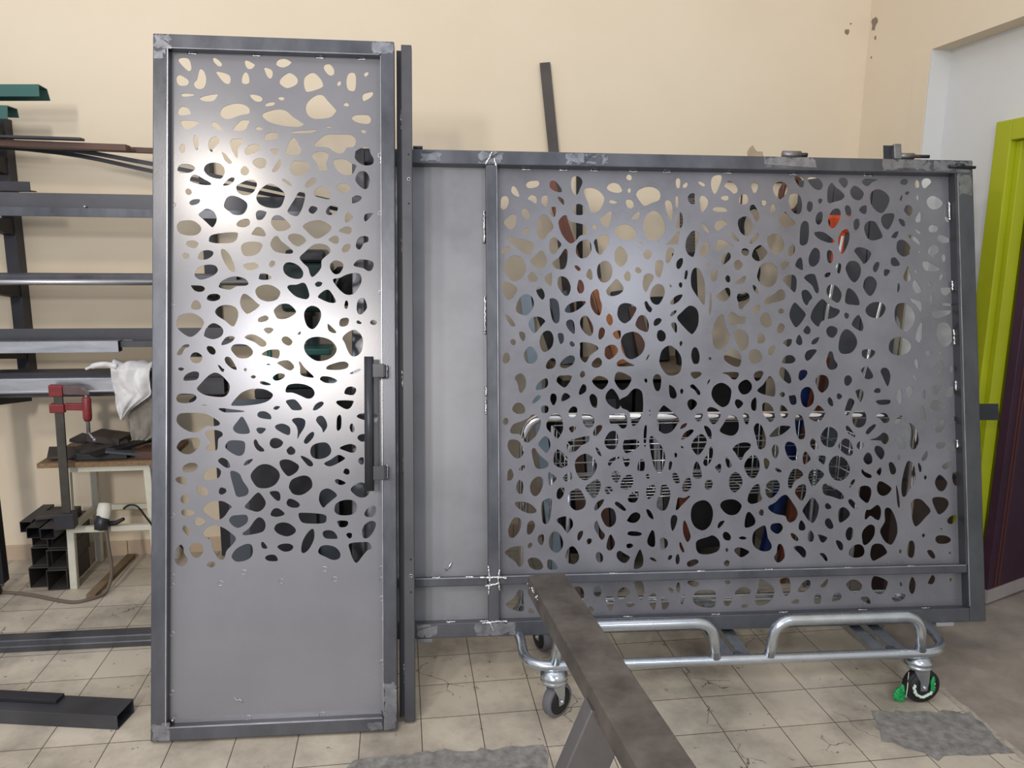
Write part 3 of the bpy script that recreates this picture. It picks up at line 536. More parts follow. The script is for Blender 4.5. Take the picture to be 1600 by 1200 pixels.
GATE_HOLES = '''-1800 1644 3 12 7 3 12 -13 8 -23 -5 -4 -13 5 -11 11
-1744 1664 10 13 28 4 11 -5 -2 -14 -16 -8 -21 -2 -7 5
-1840 1592 3 21 12 8 12 -5 3 -18 -7 -21 -13 -8 -10 7
-1738 1611 10 13 9 2 12 -7 3 -19 -6 -6 -15 10
-1687 1609 7 14 16 0 1 -26 -5 -15 -9 3 -9 12
-1655 1670 6 11 16 -1 18 -20 7 -16 -8 -6 -21 5 -16 12
-1625 1618 6 3 15 -9 9 -18 -6 -4 -13 10
-1763 1561 4 11 15 1 12 -16 2 -15 -11 -8 -15 10
-1828 1522 15 18 16 11 14 -3 0 -25 -9 -23 -12 -6 -14 9
-1756 1490 9 10 15 -2 -2 -11 -7 -11 -12 6
-1655 1567 5 13 17 1 0 -26 -6 -12 -11 9
-1811 1465 9 0 79 -17 -1 -40 -12 -7 -24 7 -27 24 -22 15
-1704 1518 9 24 18 9 15 -8 19 -31 -4 -18 -16 -15 -15 -19 -15 0 -11 18
-1623 1519 6 18 16 14 12 -4 9 -19 24 -5 31 -8 15 -22 -6 -13 -25 -6 -15 -18 -19 -12 -18 11 -19 27
-1659 1433 5 25 16 9 12 -9 14 -18 -12 -18 -12 -16 -12 -1 -9 10
-1573 1672 4 21 12 8 18 -4 10 -18 -10 -25 -9 -21 -13 -2 -10 20
-1564 1574 6 16 18 5 17 -14 0 -18 -11 -10 -21 0 -8 9
-1525 1645 10 10 22 2 27 -11 19 -24 -4 -25 -15 -24 -16 -10 -18 3 -9 34 -12 27
-1493 1508 8 12 9 -7 0 -12 -10 -4
-1436 1659 11 14 18 5 19 -8 11 -21 -12 -9 -21 1 -19 7
-1428 1605 11 7 20 -9 -11 -5 -12 1
-1464 1539 19 16 22 14 5 -11 -6 -31 -8 -18 -11 0 -15 15
-1407 1494 7 15 22 10 25 -1 21 -17 8 -18 -8 -17 -22 -7 -25 2 -24 15
-1558 1422 8 22 18 12 21 2 12 -17 -1 -27 -17 -22 -22 -4 -15 13
-1488 1453 17 19 25 8 14 -8 -1 -27 -17 -28 -15 -15 -14 12 -6 21
-1410 1405 9 22 13 8 15 -11 12 -21 -3 -25 -14 -18 -14 -2 -15 17
-1648 1367 9 12 15 9 15 22 10 13 9 -4 1 -21 -3 -28 -8 -20 -15 -5 -21 5
-1364 1605 6 9 15 -1 9 -11 -1 -15 -11 -7 -12 6
-1841 1407 9 15 18 8 12 -7 -15 -15 -15 -5
-1361 1700 9 11 9 -3 4 -11 -7 -9 -10 3
-1356 1648 3 8 8 2 0 -13 -7 -5
-1343 1541 12 15 17 14 4 -7 -3 -16 -9 -8
-1323 1636 12 17 28 11 28 -1 21 -13 5 -19 -8 -18 -28 -11 -24 -11 -14 9 -15 21
-1169 1685 5 14 11 -1 2 -16 -4 -18 -8 -3 -5 12
-1141 1672 8 9 9 3 2 -9 -8 -11 -10 0
-1081 1687 11 1 15 -9 -1 -8 -10 0 -11 9
-1031 1684 6 21 16 9 19 0 1 -17 -9 -25 -13 -26 -8 -4 -9 17
-978 1673 8 14 13 5 19 -9 12 -19 -3 -15 -13 -5 -12 10 -16 11
-1212 1604 9 10 14 -5 7 -23 0 -37 -7 -14 -7 8 -11 30
-1172 1611 3 17 7 1 3 -15 -3 -25 -7 -1
-1123 1624 8 15 16 4 6 -12 -1 -25 -11 -7 -12 8
-1076 1618 6 14 14 0 13 -16 -4 -22 -18 -24 -7 8 -3 22
-993 1626 13 9 16 -1 0 -14 -16 -3
-921 1621 7 17 19 5 11 -12 -2 -22 -19 -7 -14 5
-1025 1584 16 7 28 -2 12 -8 -4 -8 -27 -1 -20 4
-1298 1511 5 30 18 24 22 8 21 -12 15 -25 5 -27 -8 -25 -19 -19 -25 -6 -22 12 -9 18
-1170 1518 7 31 9 19 9 -9 2 -28 -5 -20 -13 -4 -7 2
-1072 1523 7 4 12 -10 12 -19 -1 -7 -11 4 -14 15
-1020 1517 7 16 22 8 19 -8 6 -7 -16 -10 -15 -12 -14 -4
-928 1528 6 18 20 10 18 -6 13 -25 1 -21 -12 -18 -19 -4 -18 15
-1212 1443 19 17 19 24 11 11 6 -7 -6 -25 -3 -17 -27 -1
-1317 1449 8 2 6 -9 -6 -1
-1134 1448 7 25 16 21 12 4 17 -12 0 -22 -8 -19 -8 -31 -8 -17 -16 7 -11 19
-1080 1421 10 21 16 13 11 -6 1 -22 -11 -21 -16 -7 -10 6
-1014 1443 7 19 15 3 18 -6 28 -20 -25 5 -16 -19 -16 -6 -11 9
-964 1493 10 2 15 -14 14 -17 -3 -5 -14 5 -16 17
-1299 1409 13 13 15 -3 3 -18 -10 -14 -15 3
-1212 1398 3 22 13 12 14 -6 1 -15 -10 -22 -12 -17 -8 5
-1171 1374 10 14 12 5 4 -10 -4 -18 -11 -14 -10 3
-996 1385 9 21 19 10 9 -6 0 -16 -13 -15 -16 -11 -6 4
-916 1419 8 13 16 -2 7 -13 -8 -13 -15 2
-880 1584 7 16 13 0 12 -25 6 -25 -4 -9 -9 -6 -11 21
-873 1678 8 9 16 0 4 -15 -8 -21 -11 -1
-882 1457 8 15 18 19 9 -1 0 -14 -13 -16 -16 -9
-786 1670 10 17 19 6 19 -4 11 -18 -7 -25 -18 -19 -9 -1 -19 19
-699 1712 23 2 14 -11 0 -25 -10 -6 -14 10
-646 1703 8 10 26 -1 19 -12 8 -18 -9 -17 -19 0 -19 14
-522 1702 10 10 17 0 11 -12 -2 -16 -12 -11 -14 12
-428 1699 17 12 26 0 23 -3 -20 -9 -17 -15 -14 -1
-476 1656 6 17 13 10 22 -11 15 -18 -6 -19 -16 -10 -23 8
-568 1658 7 23 13 12 13 -16 19 -14 18 -20 -12 -16 -27 -8 -29 -5
-396 1638 6 19 17 12 20 0 25 -14 13 -22 -7 -25 -17 -26 -17 -5 -19 11 -16 22
-724 1618 5 22 16 8 19 -3 12 -23 1 -32 -8 -19 -16 -3 -16 12 -9 19
-835 1608 7 11 12 0 3 -12 -11 -10 -9 2
-799 1579 5 19 10 8 6 -11 -2 -17 -13 -10
-652 1591 3 21 9 7 11 -6 1 -19 -6 -14 -11 -2
-606 1621 5 9 12 -3 -1 -10 -10 -8
-441 1587 11 15 18 4 3 -15 -4 -17 -14 -1
-499 1593 7 12 13 -4 7 -19 -3 -17 -10 -6 -9 12
-618 1550 8 21 16 8 6 -13 -4 -25 -11 -13 -11 4
-567 1545 7 25 16 19 20 2 9 -17 -7 -29 -17 -25 -13 -6 -11 9
-765 1548 12 16 13 12 13 -15 25 -24 -1 -13 -19 -5 -16 -5 -22 13
-465 1534 6 15 12 4 7 -13 -2 -19 -13 -13 -8 5
-422 1509 3 22 17 13 23 -1 15 -21 16 -34 -7 -11 -33 -9 -22 10
-683 1475 4 43 9 19 11 5 13 -11 1 -37 -6 -35 -15 -13 -16 4
-625 1494 12 6 25 -1 23 -14 20 -18 0 -8 -18 -2 -29 8 -22 13
-528 1451 1 28 14 23 19 11 11 -14 0 -28 -12 -32 -17 -25 -10 9
-813 1467 11 17 22 7 19 -11 15 -25 -3 -25 -16 -14 -20 -3 -18 20
-732 1415 5 22 15 12 9 -9 -2 -22 -15 -15 -9 3
-860 1435 19 11 15 -10 13 -19 -10 -18 -19 -15 -19 2 -13 15 4 19
-648 1400 11 25 16 13 16 -12 2 -25 -7 -22 -16 -14 -16 1 -7 15
-576 1404 3 20 10 5 12 -12 0 -25 -9 -14 -11 4
-465 1427 12 13 22 0 26 -11 9 -14 -10 -22 -20 -17 -12 14 -19 24
-271 1697 7 13 17 3 9 -10 -8 -13 -15 0
-210 1695 7 15 10 -8 0 -19 -9 -5 -7 4
-182 1702 10 13 20 2 10 -13 -11 -14 -18 -13 -9 9
-252 1656 10 9 8 -8 -12 -8
-274 1634 7 14 5 -4 -4 -16 -7 -1
-208 1641 7 11 5 -11 -4 -11 -7 2
-258 1590 8 16 13 4 14 -13 -2 -19 -12 -12 -14 11
-164 1623 7 16 20 9 23 -8 18 -19 -16 -20 -23 -7 -20 8
-91 1561 8 5 15 -12 -4 -9 -12 1
-212 1553 8 17 13 15 2 -16 -2 -21 -10 -6 -8 1
-281 1553 10 2 14 -9 2 -19 -11 -1 -11 13
-353 1551 7 16 16 8 30 0 1 -20 -12 -26 -14 -17 -16 7 -9 16
-159 1517 5 11 17 5 17 -9 -5 -16 -16 -5 -15 3
-214 1515 10 -2 13 -12 -3 -6 -13 7
-313 1482 14 19 15 5 1 -8 -10 -19 -16 1
-124 1478 5 12 17 2 36 -15 -4 -8 -26 -8 -20 6
-245 1489 11 3 26 -12 13 -20 -7 -5 -16 12 -19 13
-293 1444 6 22 17 7 19 -9 16 -22 -1 -22 -20 -13 -13 0 -19 15
-164 1427 11 20 20 7 15 -8 -2 -19 -17 -13 -5 -12 -15 11
-203 1426 7 4 3 -5 -7 -3
-108 1408 5 8 9 -1 3 -13 -7 -16 -7 7
-1832 1352 18 30 21 14 24 -4 18 -24 3 -27 -13 -28 -24 -13 -18 1 -21 27
-1731 1374 16 21 28 22 15 -24 5 -12 -6 -22 -21 -11 -21 8
-1740 1319 11 14 11 -1 15 -21 -4 -11 -18 -3 -12 7
-1840 1289 10 9 21 -3 21 -15 7 -15 -13 -24 -17 -12 -13 9 -12 24
-1678 1311 11 15 17 6 1 -21 -3 -27 -6 -1 -12 11
-1628 1299 5 17 14 3 18 -9 12 -26 -1 -21 -9 -16 -12 -1 -15 17 -11 18
-1709 1265 5 11 12 0 11 -13 4 -19 -7 -13 -9 4 -11 15
-1786 1202 10 27 15 18 18 3 18 -9 7 -24 -7 -24 -19 -21 -18 1 -21 11
-1660 1226 7 10 15 -2 12 -13 5 -37 -2 -33 -11 -10 -13 10 -8 27
-1554 1275 4 25 7 7 11 -10 5 -24 -7 -16 -11 -2 -6 7
-1564 1357 10 4 13 -11 -1 -8 -9 -1
-1519 1324 6 18 6 7 9 -10 3 -21 -5 -12 -12 6
-1478 1337 6 27 19 14 18 -2 14 -18 1 -30 -13 -25 -21 -7 -17 13
-1602 1191 10 18 21 12 27 5 22 -2 -6 -12 -25 -20 -24 -10 -19 1
-1505 1227 4 27 16 16 12 -3 6 -34 7 -24 -5 -30 -9 -7 -15 10 -12 21
-1442 1270 18 21 19 19 15 -12 14 -22 -11 -19 -25 -11 -21 1 -9 11
-1401 1188 7 21 19 10 24 -3 23 -15 -8 -22 -16 -24 -21 -13 -19 10 -9 18
-1826 1172 7 1 15 -13 15 -24 -6 -7 -12 5 -13 20
-1740 1139 11 21 21 7 18 -4 14 -13 -11 -14 -18 -21 -12 -11 -15 14
-1775 1104 8 7 11 -5 5 -15 -7 -17 -10 8
-1598 1142 8 12 15 1 9 -16 1 -33 -7 -3 -18 18
-1545 1145 7 19 14 7 13 -9 15 -29 1 -24 -10 -15 -19 9 -16 21
-1445 1161 11 18 12 -12 3 -18 -8 -15 -11 6
-1475 1100 5 21 11 6 9 -12 -4 -21 -13 -13 -7 4
-1420 1102 9 10 19 3 3 -15 -4 -16 -15 0
-1698 1076 8 24 18 14 18 -5 9 -24 -6 -30 -19 -18 -15 -2 -10 17
-1629 1094 4 11 16 -3 3 -23 -6 -12 -9 -2
-1809 1073 9 10 12 -7 -2 -14 -10 -2
-1585 1067 8 8 11 -11 -2 -9 -11 0
-1373 1328 11 13 10 -7 4 -15 -6 -15 -11 0 -8 9
-1332 1345 9 11 14 -9 1 -9 -14 -6
-1300 1320 15 12 19 -3 6 -15 -13 -22 -16 -29 -9 5 -6 27 5 15
-1253 1369 3 11 19 3 9 -11 -4 -27 -9 -26 -13 3 -6 19
-1140 1324 3 18 8 4 2 -13 -6 -21 -8 1
-1163 1293 7 7 7 -7 -3 -13 -8 1
-1199 1288 5 3 3 -10 -6 0
-1275 1253 11 27 19 13 19 -6 9 -25 -7 -21 -16 -25 -18 -1 -14 13
-1198 1219 8 14 19 16 20 4 0 -9 -14 -18 -22 -12
-1299 1219 10 8 9 -14 12 -15 -6 -14 -13 8
-1114 1330 7 19 12 7 16 -10 12 -28 6 -34 -2 -64 -9 -2 -21 29 -19 31 -4 28
-1198 1174 7 12 16 7 0 -9 -13 -12 -9 -2
-1172 1163 19 23 25 22 18 1 17 -14 6 -27 -5 -37 -19 -28 -13 4 -24 24
-1332 1143 11 24 16 7 15 -10 9 -27 -4 -24 -10 -3 -23 9 -13 12
-1263 1143 7 15 15 5 10 -8 -10 -15 -17 -8
-1195 1137 7 9 12 -3 4 -18 -3 -18 -8 6
-1251 1094 5 19 14 4 14 -13 1 -19 -11 -11 -15 2
-1164 1067 7 9 5 -9 -7 -12
-1389 1079 12 21 22 9 18 1 21 -10 17 -27 0 -24 -14 -24 -34 -19 -25 10 -15 27
-1039 1331 7 14 19 3 2 -17 -6 -22 -13 -6 -7 9
-1058 1371 8 7 6 -10 -4 -11 -7 3
-981 1316 8 12 13 -9 -4 -17 -11 0
-945 1375 11 12 13 -4 10 -17 -14 -17 -16 2
-942 1301 22 15 16 10 3 -13 -13 -17 -22 -3
-1017 1248 12 12 28 20 14 -7 0 -25 -15 -18 -25 -1
-937 1242 7 16 22 6 19 -9 1 -25 -18 -19 -13 -15 -12 9 -1 19
-1045 1217 3 40 5 -3 0 -49 -6 -31 -4 12
-1035 1107 9 37 19 30 16 0 5 -33 15 -34 2 -22 -15 -30 -22 -14 -22 11 -6 24
-971 1168 8 19 16 -3 15 -13 22 0 5 -15 -8 -17 -22 2 -19 -5 -14 11
-949 1101 10 18 19 0 22 -18 5 -28 -9 -24 -20 -11 -15 20 -10 24
-878 1190 10 15 14 11 10 -10 -8 -16 -13 -12
-874 1287 5 4 9 -8 9 -22 -5 -3 -11 9
-855 1329 12 34 20 14 25 0 19 -16 5 -28 -6 -28 -20 -20 -22 -1 -22 14 -9 16
-763 1373 13 9 22 -2 -3 -14 -20 -19 -8 11
-703 1370 10 21 13 8 6 -13 2 -32 -6 -4 -19 10
-587 1331 9 9 16 1 -4 -13 -11 -6 -8 2
-540 1359 6 16 11 3 5 -12 -6 -25 -8 -2
-501 1360 11 22 16 6 22 -6 13 -25 -4 -28 -20 -25 -19 9 -14 25
-431 1295 7 21 16 12 20 -5 12 -22 -7 -28 -17 -21 -16 5 -14 22
-391 1361 11 20 14 3 2 -14 -11 -23 -11 -2
-755 1311 13 16 23 5 15 -5 6 -19 -2 -28 -8 -17 -16 14 -22 22
-669 1321 17 13 25 0 9 -22 8 -37 -6 -16 -11 9 -10 22 -19 16
-580 1275 10 17 20 2 19 -13 12 -24 -7 -25 -13 -8 -19 11 -18 18
-507 1232 8 40 11 9 21 -15 15 -25 3 -25 -26 0 -23 3
-830 1227 13 16 29 15 20 17 15 -3 9 -20 -9 -18 -23 -7 -25 -6 -23 -7
-680 1265 14 9 15 -7 14 -23 -11 -13 -10 -17 -10 5 -9 18
-729 1187 10 25 13 12 19 -18 22 -25 -7 -18 -16 -22 -17 -13 -12 13 -12 25
-645 1175 12 28 33 35 22 -16 19 -15 29 -10 -2 -15 -21 -16 -33 -8 -19 -10 -10 -17 -16 10 -14 19
-775 1190 8 11 13 -4 0 -13 -13 -4
-511 1176 6 10 13 -7 -2 -13 -11 -4
-424 1201 17 19 26 8 26 -5 13 -19 -11 -25 -20 -14 -29 3 -19 14
-481 1145 14 22 15 10 11 -20 7 -28 -8 -15 -19 7 -18 13
-848 1159 14 23 16 1 12 -20 3 -25 -16 -11 -19 8
-781 1116 7 22 12 6 12 -12 -6 -19 -13 -9 -9 3
-676 1116 16 19 13 -15 -4 -16 -16 -1
-585 1117 12 15 16 1 17 -10 -2 -19 -16 -16 -20 7
-859 1082 5 22 9 3 13 -15 1 -19 -18 -7 -9 4
-757 1070 16 12 18 0 -2 -18 -13 -11 -13 8
-706 1076 7 19 8 4 9 -16 0 -19 -11 -5 -11 7
-645 1070 10 13 21 8 -2 -12 -10 -13 -15 -4
-529 1095 19 25 20 -3 22 -22 7 -28 -12 -25 -19 -14 -33 -1 -12 22
-347 1336 4 20 21 -4 -4 -13 -13 -11
-317 1380 2 19 17 3 17 -22 -2 -9 -16 -3 -13 3
-188 1378 7 10 23 -3 42 -25 -20 -10 -29 0 -17 9
-268 1324 11 28 9 16 7 -22 4 -31 -18 -7
-220 1349 6 4 2 -8 -4 -3
-121 1315 5 18 10 6 1 -11 -9 -13
-170 1306 7 3 11 -11 -4 -9 -11 6
-231 1296 11 19 14 -16 11 -19 -2 -12 -17 -7 -11 13
-116 1281 8 5 36 -2 -1 -12 -19 -17 -17 5
-291 1299 6 1 3 -17 -7 -17 -5 4
-242 1246 11 -4 17 -7 16 -5 3 -19 -4 -22 -10 13 -12 17 -16 11
-164 1240 4 15 7 4 4 -13 -2 -25 -11 0
-111 1219 8 7 33 -5 -7 -7 -26 0
-307 1192 10 25 23 8 26 -8 19 -22 6 -31 -11 -28 -23 -22 -19 3 -23 22 -7 25
-154 1183 14 11 59 2 5 -6 -15 -13 -43 -12 -17 7
-138 1111 10 31 23 7 19 -7 13 -28 5 -28 -17 -24 -23 -9 -19 17 -9 22
-223 1092 7 28 14 28 7 -6 0 -47 -8 -20 -9 -5 -10 10
-334 1055 8 21 23 15 26 -2 26 -13 9 -21 -11 -22 -29 -13 -33 3 -16 13
-1838 1006 6 21 12 5 10 -14 -1 -15 -12 -12 -12 5
-1758 1024 10 21 15 11 15 -11 12 -24 -6 -21 -21 -11 -18 11
-1675 982 8 18 15 11 12 -5 2 -18 -11 -15 -21 -2
-1622 988 13 18 21 14 18 -1 5 -13 -11 -21 -25 -12 -18 4
-1545 1054 1 15 26 1 31 -10 12 -14 -16 -13 -18 -15 -14 -23 -14 5 -9 18
-1452 1033 4 18 19 10 18 -3 11 -18 -12 -20 -23 -15 -15 12
-1502 990 11 15 15 8 12 -11 -1 -18 -17 -10 -16 4
-1407 990 10 12 16 5 18 -12 24 -12 -18 -3 -40 -2
-1547 950 7 12 10 -2 2 -15 -11 -8 -6 4
-1792 934 6 14 17 6 13 -11 6 -21 -3 -21 -14 -19 -9 5 -3 20 -6 17
-1714 900 10 19 18 13 14 3 5 -16 -7 -18 -33 -10
-1636 925 8 18 18 3 27 0 5 -8 -11 -22 -15 -15 -15 6
-1416 933 7 21 15 5 27 -11 16 -12 -4 -18 -15 -21 -19 -7 -15 13 -9 15
-1501 924 9 12 18 8 25 -8 10 -13 -8 -17 -18 -14 -24 14
-1552 879 7 21 10 13 11 -7 0 -18 -11 -10 -12 -5
-1727 848 11 17 12 8 9 -5 -6 -12 -21 -14
-1660 859 4 17 12 2 8 -10 -1 -18 -10 -16 -9 10
-1618 856 4 15 9 9 12 -3 9 -11 -12 -10 -18 -7
-1512 861 7 14 12 -1 11 -16 -2 -30 -8 -4 -12 10
-1451 864 7 18 16 14 15 -11 15 -27 3 -28 -13 -12 -24 13 -14 15
-1803 821 9 18 18 7 15 -10 7 -18 -5 -12 -21 -3 -14 6
-1695 823 7 10 17 -1 5 -12 -6 -13 -18 0
-1591 811 10 15 11 4 11 -7 0 -15 -7 -17 -21 0
-1837 775 4 12 10 2 6 -12 -6 -13 -10 1
-1741 788 9 10 15 2 12 -11 9 -13 -3 -24 -15 -30 -21 -19 -12 -7 -15 9 -12 21 -15 3 -18 3 -4 12 13 21 27 10
-1666 782 9 16 18 6 17 -8 9 -27 -1 -30 -19 -29 -15 12 -24 24 -4 18
-1541 796 8 7 21 -3 18 -18 -6 -26 -18 -7 -15 11
-1437 792 7 4 43 6 15 -11 3 -24 -6 -18 -16 -3 -15 15 -24 2 -7 11
-1590 748 8 7 15 0 2 -10 -14 -13 -7 7
-1499 732 11 21 15 7 9 -6 -6 -16 -18 -19 -9 3
-1242 1008 9 30 19 17 18 2 22 -16 15 -24 3 -27 -7 -31 -22 -14 -28 2 -21 25 -8 21
-1119 1020 5 24 10 8 11 -8 7 -27 -4 -24 -12 -6 -11 6
-1294 1004 5 13 9 8 -4 -12 -7 -10
-1052 1009 6 6 6 -7 -6 -6
-991 1005 7 27 22 14 22 -5 15 -27 -2 -28 -11 -10 -25 7
-894 1014 4 21 19 9 19 -9 11 -21 -9 -17 -19 -9 -17 4
-1122 947 7 11 29 -1 6 -9 -12 -10 -16 -6
-1000 954 33 3 28 -1 5 -11 -11 -15 -16 0 -16 15
-1302 927 4 7 6 -1 2 -11 -5 -5
-1269 926 7 19 11 5 12 -7 3 -17 -4 -30 -9 -11 -12 8
-1207 905 6 3 15 -12 9 -25 -6 -13 -13 0 -9 11
-1164 887 6 8 7 -9 -6 -12 -5 3
-1125 906 11 5 12 -10 15 -18 0 -12 -9 0 -12 18 -14 9
-1058 913 3 10 8 7 -2 -9 -8 -11
-1043 874 9 27 23 14 21 -2 22 -18 3 -22 -10 -36 -22 -14 -19 8 -18 18
-938 896 8 20 25 12 19 -15 1 -22 -18 -18 -22 0
-952 837 5 15 16 -2 12 -13 -10 -14 -12 -5
-1137 838 5 12 14 5 17 -11 -1 -15 -20 -17 -11 11
-1398 852 30 17 19 21 18 6 19 -12 5 -33 -2 -45 -14 -33 -19 -18 -10 6 -4 30 -9 21 -25 12
-1284 815 3 0 1 -21 -3 1
-1255 775 3 18 6 18 16 20 12 -5 22 -18 27 -30 -10 -21 -19 -24 -27 -9 -22 12 -6 18
-1060 807 3 12 13 5 25 -10 12 -19 -13 -25 -16 -12 -15 13
-1109 783 8 15 19 3 5 -9 -8 -18 -13 -4
-921 788 4 12 13 0 8 -18 -7 -25 -11 6
-1013 732 14 26 17 27 15 8 19 -7 10 -22 -2 -28 -16 -19 -25 -1
-1307 722 4 30 6 6 3 -10 -3 -42 -4 -31 -5 10
-1166 746 9 13 17 5 -5 -14 -18 -8
-1074 750 13 1 15 -18 0 -29 -13 9
-1162 705 11 21 22 13 14 -1 -2 -9 -19 -18 -22 -9
-889 830 5 19 16 9 -1 -46 -16 0
-818 1032 5 18 15 10 8 -5 -2 -17 -13 -17 -10 3
-763 995 7 15 14 10 19 0 13 -13 -4 -12 -16 -6 -28 1
-673 1016 8 19 19 8 18 0 3 -8 -12 -15 -16 -17 -13 -3
-587 995 3 15 8 22 8 4 8 -7 6 -25 12 -19 -6 -15 -20 -6 -14 9
-444 1025 5 16 31 2 18 -8 -6 -16 -23 -14 -19 7
-870 955 19 7 11 -4 2 -9 -13 -21 -16 -6 -9 18
-776 955 5 17 11 3 17 -14 12 -21 3 -22 -11 -6 -18 12 -15 16
-699 943 7 18 19 4 10 -10 -8 -19 -19 -13 -8 7
-632 918 9 21 20 6 19 -9 6 -22 -7 -21 -20 -17 -16 11
-517 927 6 12 13 4 11 -10 0 -16 -15 -15 -13 6
-449 963 20 16 13 -9 15 -25 -2 -13 -18 -5 -13 5 -7 16
-863 888 24 21 23 31 14 -8 9 -23 -1 -44 -27 1 -31 10
-775 872 10 9 11 -9 -7 -12 -8 2
-739 863 10 3 16 0 4 -28 -11 -8 -13 5
-693 863 6 24 19 12 19 -7 10 -26 -5 -31 -23 -15 -19 10
-549 865 8 9 14 -9 -2 -9 -9 -6 -8 4
-585 850 8 9 11 -12 3 -20 -8 -3 -11 10
-472 883 21 6 11 -15 -5 -22 -10 -14 -8 14 -6 16
-517 809 7 22 13 24 19 -12 -7 -22 -13 -24 -10 -10 -8 7
-399 880 10 12 16 -2 -1 -15 -19 0
-391 839 7 7 42 2 10 -6 -7 -11 -36 -3
-845 821 3 15 14 4 19 -13 12 -25 1 -21 -17 -17 -13 11 -15 21
-775 817 5 13 15 -7 12 -18 -2 -19 -14 -6 -13 10
-717 771 4 15 14 7 14 -13 6 -37 2 -28 -8 -16 -16 0 -11 20
-661 786 26 30 13 12 22 -18 4 -15 -14 -22 -20 -7 -22 6
-489 778 7 22 23 7 22 -7 6 -22 -7 -25 -20 -12 -22 6
-818 714 20 21 22 15 29 0 12 -5 -19 -18 -26 -14 -31 -5
-880 739 7 18 9 4 16 -10 12 -31 4 -24 -5 -25 -18 -10 -11 11 -5 30
-617 706 12 24 19 15 23 -6 15 -19 -4 -27 -16 -25 -26 1 -17 15
-515 745 9 3 16 -19 12 -18 -3 -7 -19 10 -12 15
-436 722 11 16 22 15 10 -3 -7 -12 -23 -22 -9 0
-394 784 22 12 22 -3 12 -22 -10 -12 -16 0 -12 15
-186 1028 9 10 13 -5 -2 -14 -12 -1
-132 1030 5 5 10 -4 -2 -10 -6 2
-231 991 7 16 9 -13 -1 -23 -7 -2
-153 972 10 19 17 9 11 -9 -2 -28 -14 -21 -13 11
-86 966 4 12 6 2 2 -14 -6 -15 -5 4
-370 957 9 14 19 -2 11 -21 -1 -25 -10 -24 -10 15 -10 24
-239 940 8 2 8 -13 -5 -6
-163 885 5 15 16 5 16 -5 -10 -22 -14 -14 -9 2
-114 858 11 20 23 20 12 -7 -6 -22 -20 -13
-267 888 8 12 16 -4 4 -17 -10 -19 -10 -4 -7 14
-202 869 6 19 6 -12 -4 -27 -6 5
-309 870 7 15 13 3 4 -18 -2 -31 -10 -9 -9 18
-174 823 11 18 13 5 26 -14 21 -11 -9 -8 -26 -9 -26 4
-217 804 7 16 9 0 7 -25 3 -25 -10 -3 -11 15
-87 774 14 7 10 -1 -6 -13 -15 -17 -10 3
-155 728 12 23 20 17 9 -2 -3 -22 -14 -21 -16 -3
-319 755 11 22 19 9 0 -12 -17 -23
-277 727 7 25 16 4 19 -17 11 -28 1 -31 -11 -21 -13 -5 -9 8 -6 28 -9 22
-314 690 2 19 15 -2 19 -29 1 -16 -15 -6 -16 16
-1821 687 6 19 20 3 18 -8 13 -24 3 -18 -11 -17 -18 -3 -17 15 -11 18
-1706 691 13 20 15 9 13 -13 4 -25 -12 -24 -12 5 -15 16
-1598 693 16 12 60 14 9 -6 -6 -18 -24 -11 -22 -21 -24 -5 -9 14
-1457 698 11 24 13 13 18 1 10 -18 -2 -33 -12 -16 -21 0 -12 11
-1387 679 5 21 12 7 37 -4 10 -19 -17 -17 -30 -14 -13 8
-1490 673 4 3 9 -11 9 -21 -9 2 -9 13
-1731 662 3 12 10 1 9 -16 21 -21 19 -17 -4 -16 -24 -7 -18 5 -9 20
-1651 637 8 24 11 9 19 -15 25 -27 -7 -15 -21 -12 -21 6 -12 12
-1570 613 8 23 22 15 21 0 24 -19 9 -24 -10 -29 -24 -22 -22 -1 -20 21
-1444 611 3 15 19 12 21 2 -2 -7 -20 -9 -13 -17
-1778 599 9 12 13 1 0 -9 -10 -9 -9 -1
-1823 563 3 29 11 8 7 -11 2 -15 -8 -15 -12 -2
-1670 581 8 3 18 -14 5 -9 -8 -10 -14 -14 -7 6
-1615 563 10 14 17 10 7 -10 -1 -18 -11 -8 -15 1
-1432 569 6 15 15 3 14 -10 -4 -20 -12 -14 -13 11
-1790 533 6 20 10 6 10 -15 -1 -30 -9 -8 -12 9
-1738 538 10 20 21 13 17 -10 0 -21 -11 -29 -18 -14 -15 11 -4 15
-1531 523 13 17 25 15 15 -2 6 -19 -10 -30 -15 -17 -12 6
-1457 522 9 9 12 -2 9 -13 -9 -11 -12 -4 -8 9
-1639 507 7 17 15 6 8 -6 -5 -24 -12 -14 -11 3
-1598 485 8 24 21 13 18 -2 15 -24 7 -24 -8 -20 -21 -9 -18 3 -18 21
-1795 474 7 4 30 -1 24 -10 19 -20 -5 -10 -21 -3 -26 10 -21 15
-1696 466 7 15 18 8 13 -3 1 -15 -6 -50 -9 -23 -11 -4 -10 10 -3 27
-1498 451 10 20 24 12 2 -9 -14 -21 -15 -12 -6 2
-1420 467 8 6 18 -11 16 -18 -4 -7 -12 5 -21 16
-1473 427 9 17 18 7 21 -7 9 -24 -3 -27 -19 -15 -18 7 -12 21
-1389 643 6 -12 9 0 12 0 0 -15 -6 -12 -12 2
-1286 702 5 12 9 1 19 -19 18 -25 10 -30 -4 -33 -11 -27 -12 -3 -15 19 -9 33 -7 39
-1165 677 7 0 5 -8 -8 -1
-1124 676 9 24 19 18 16 3 14 -15 1 -18 -16 -30 -17 -15 -14 9
-964 665 20 18 29 6 21 -6 -1 -15 -21 -21 -13 -23 -13 5 -12 21
-1079 615 7 18 12 12 2 21 10 8 7 -8 0 -24 -10 -27 -16 -14 -9 4
-1190 647 4 6 7 -5 -1 -10 -7 -4
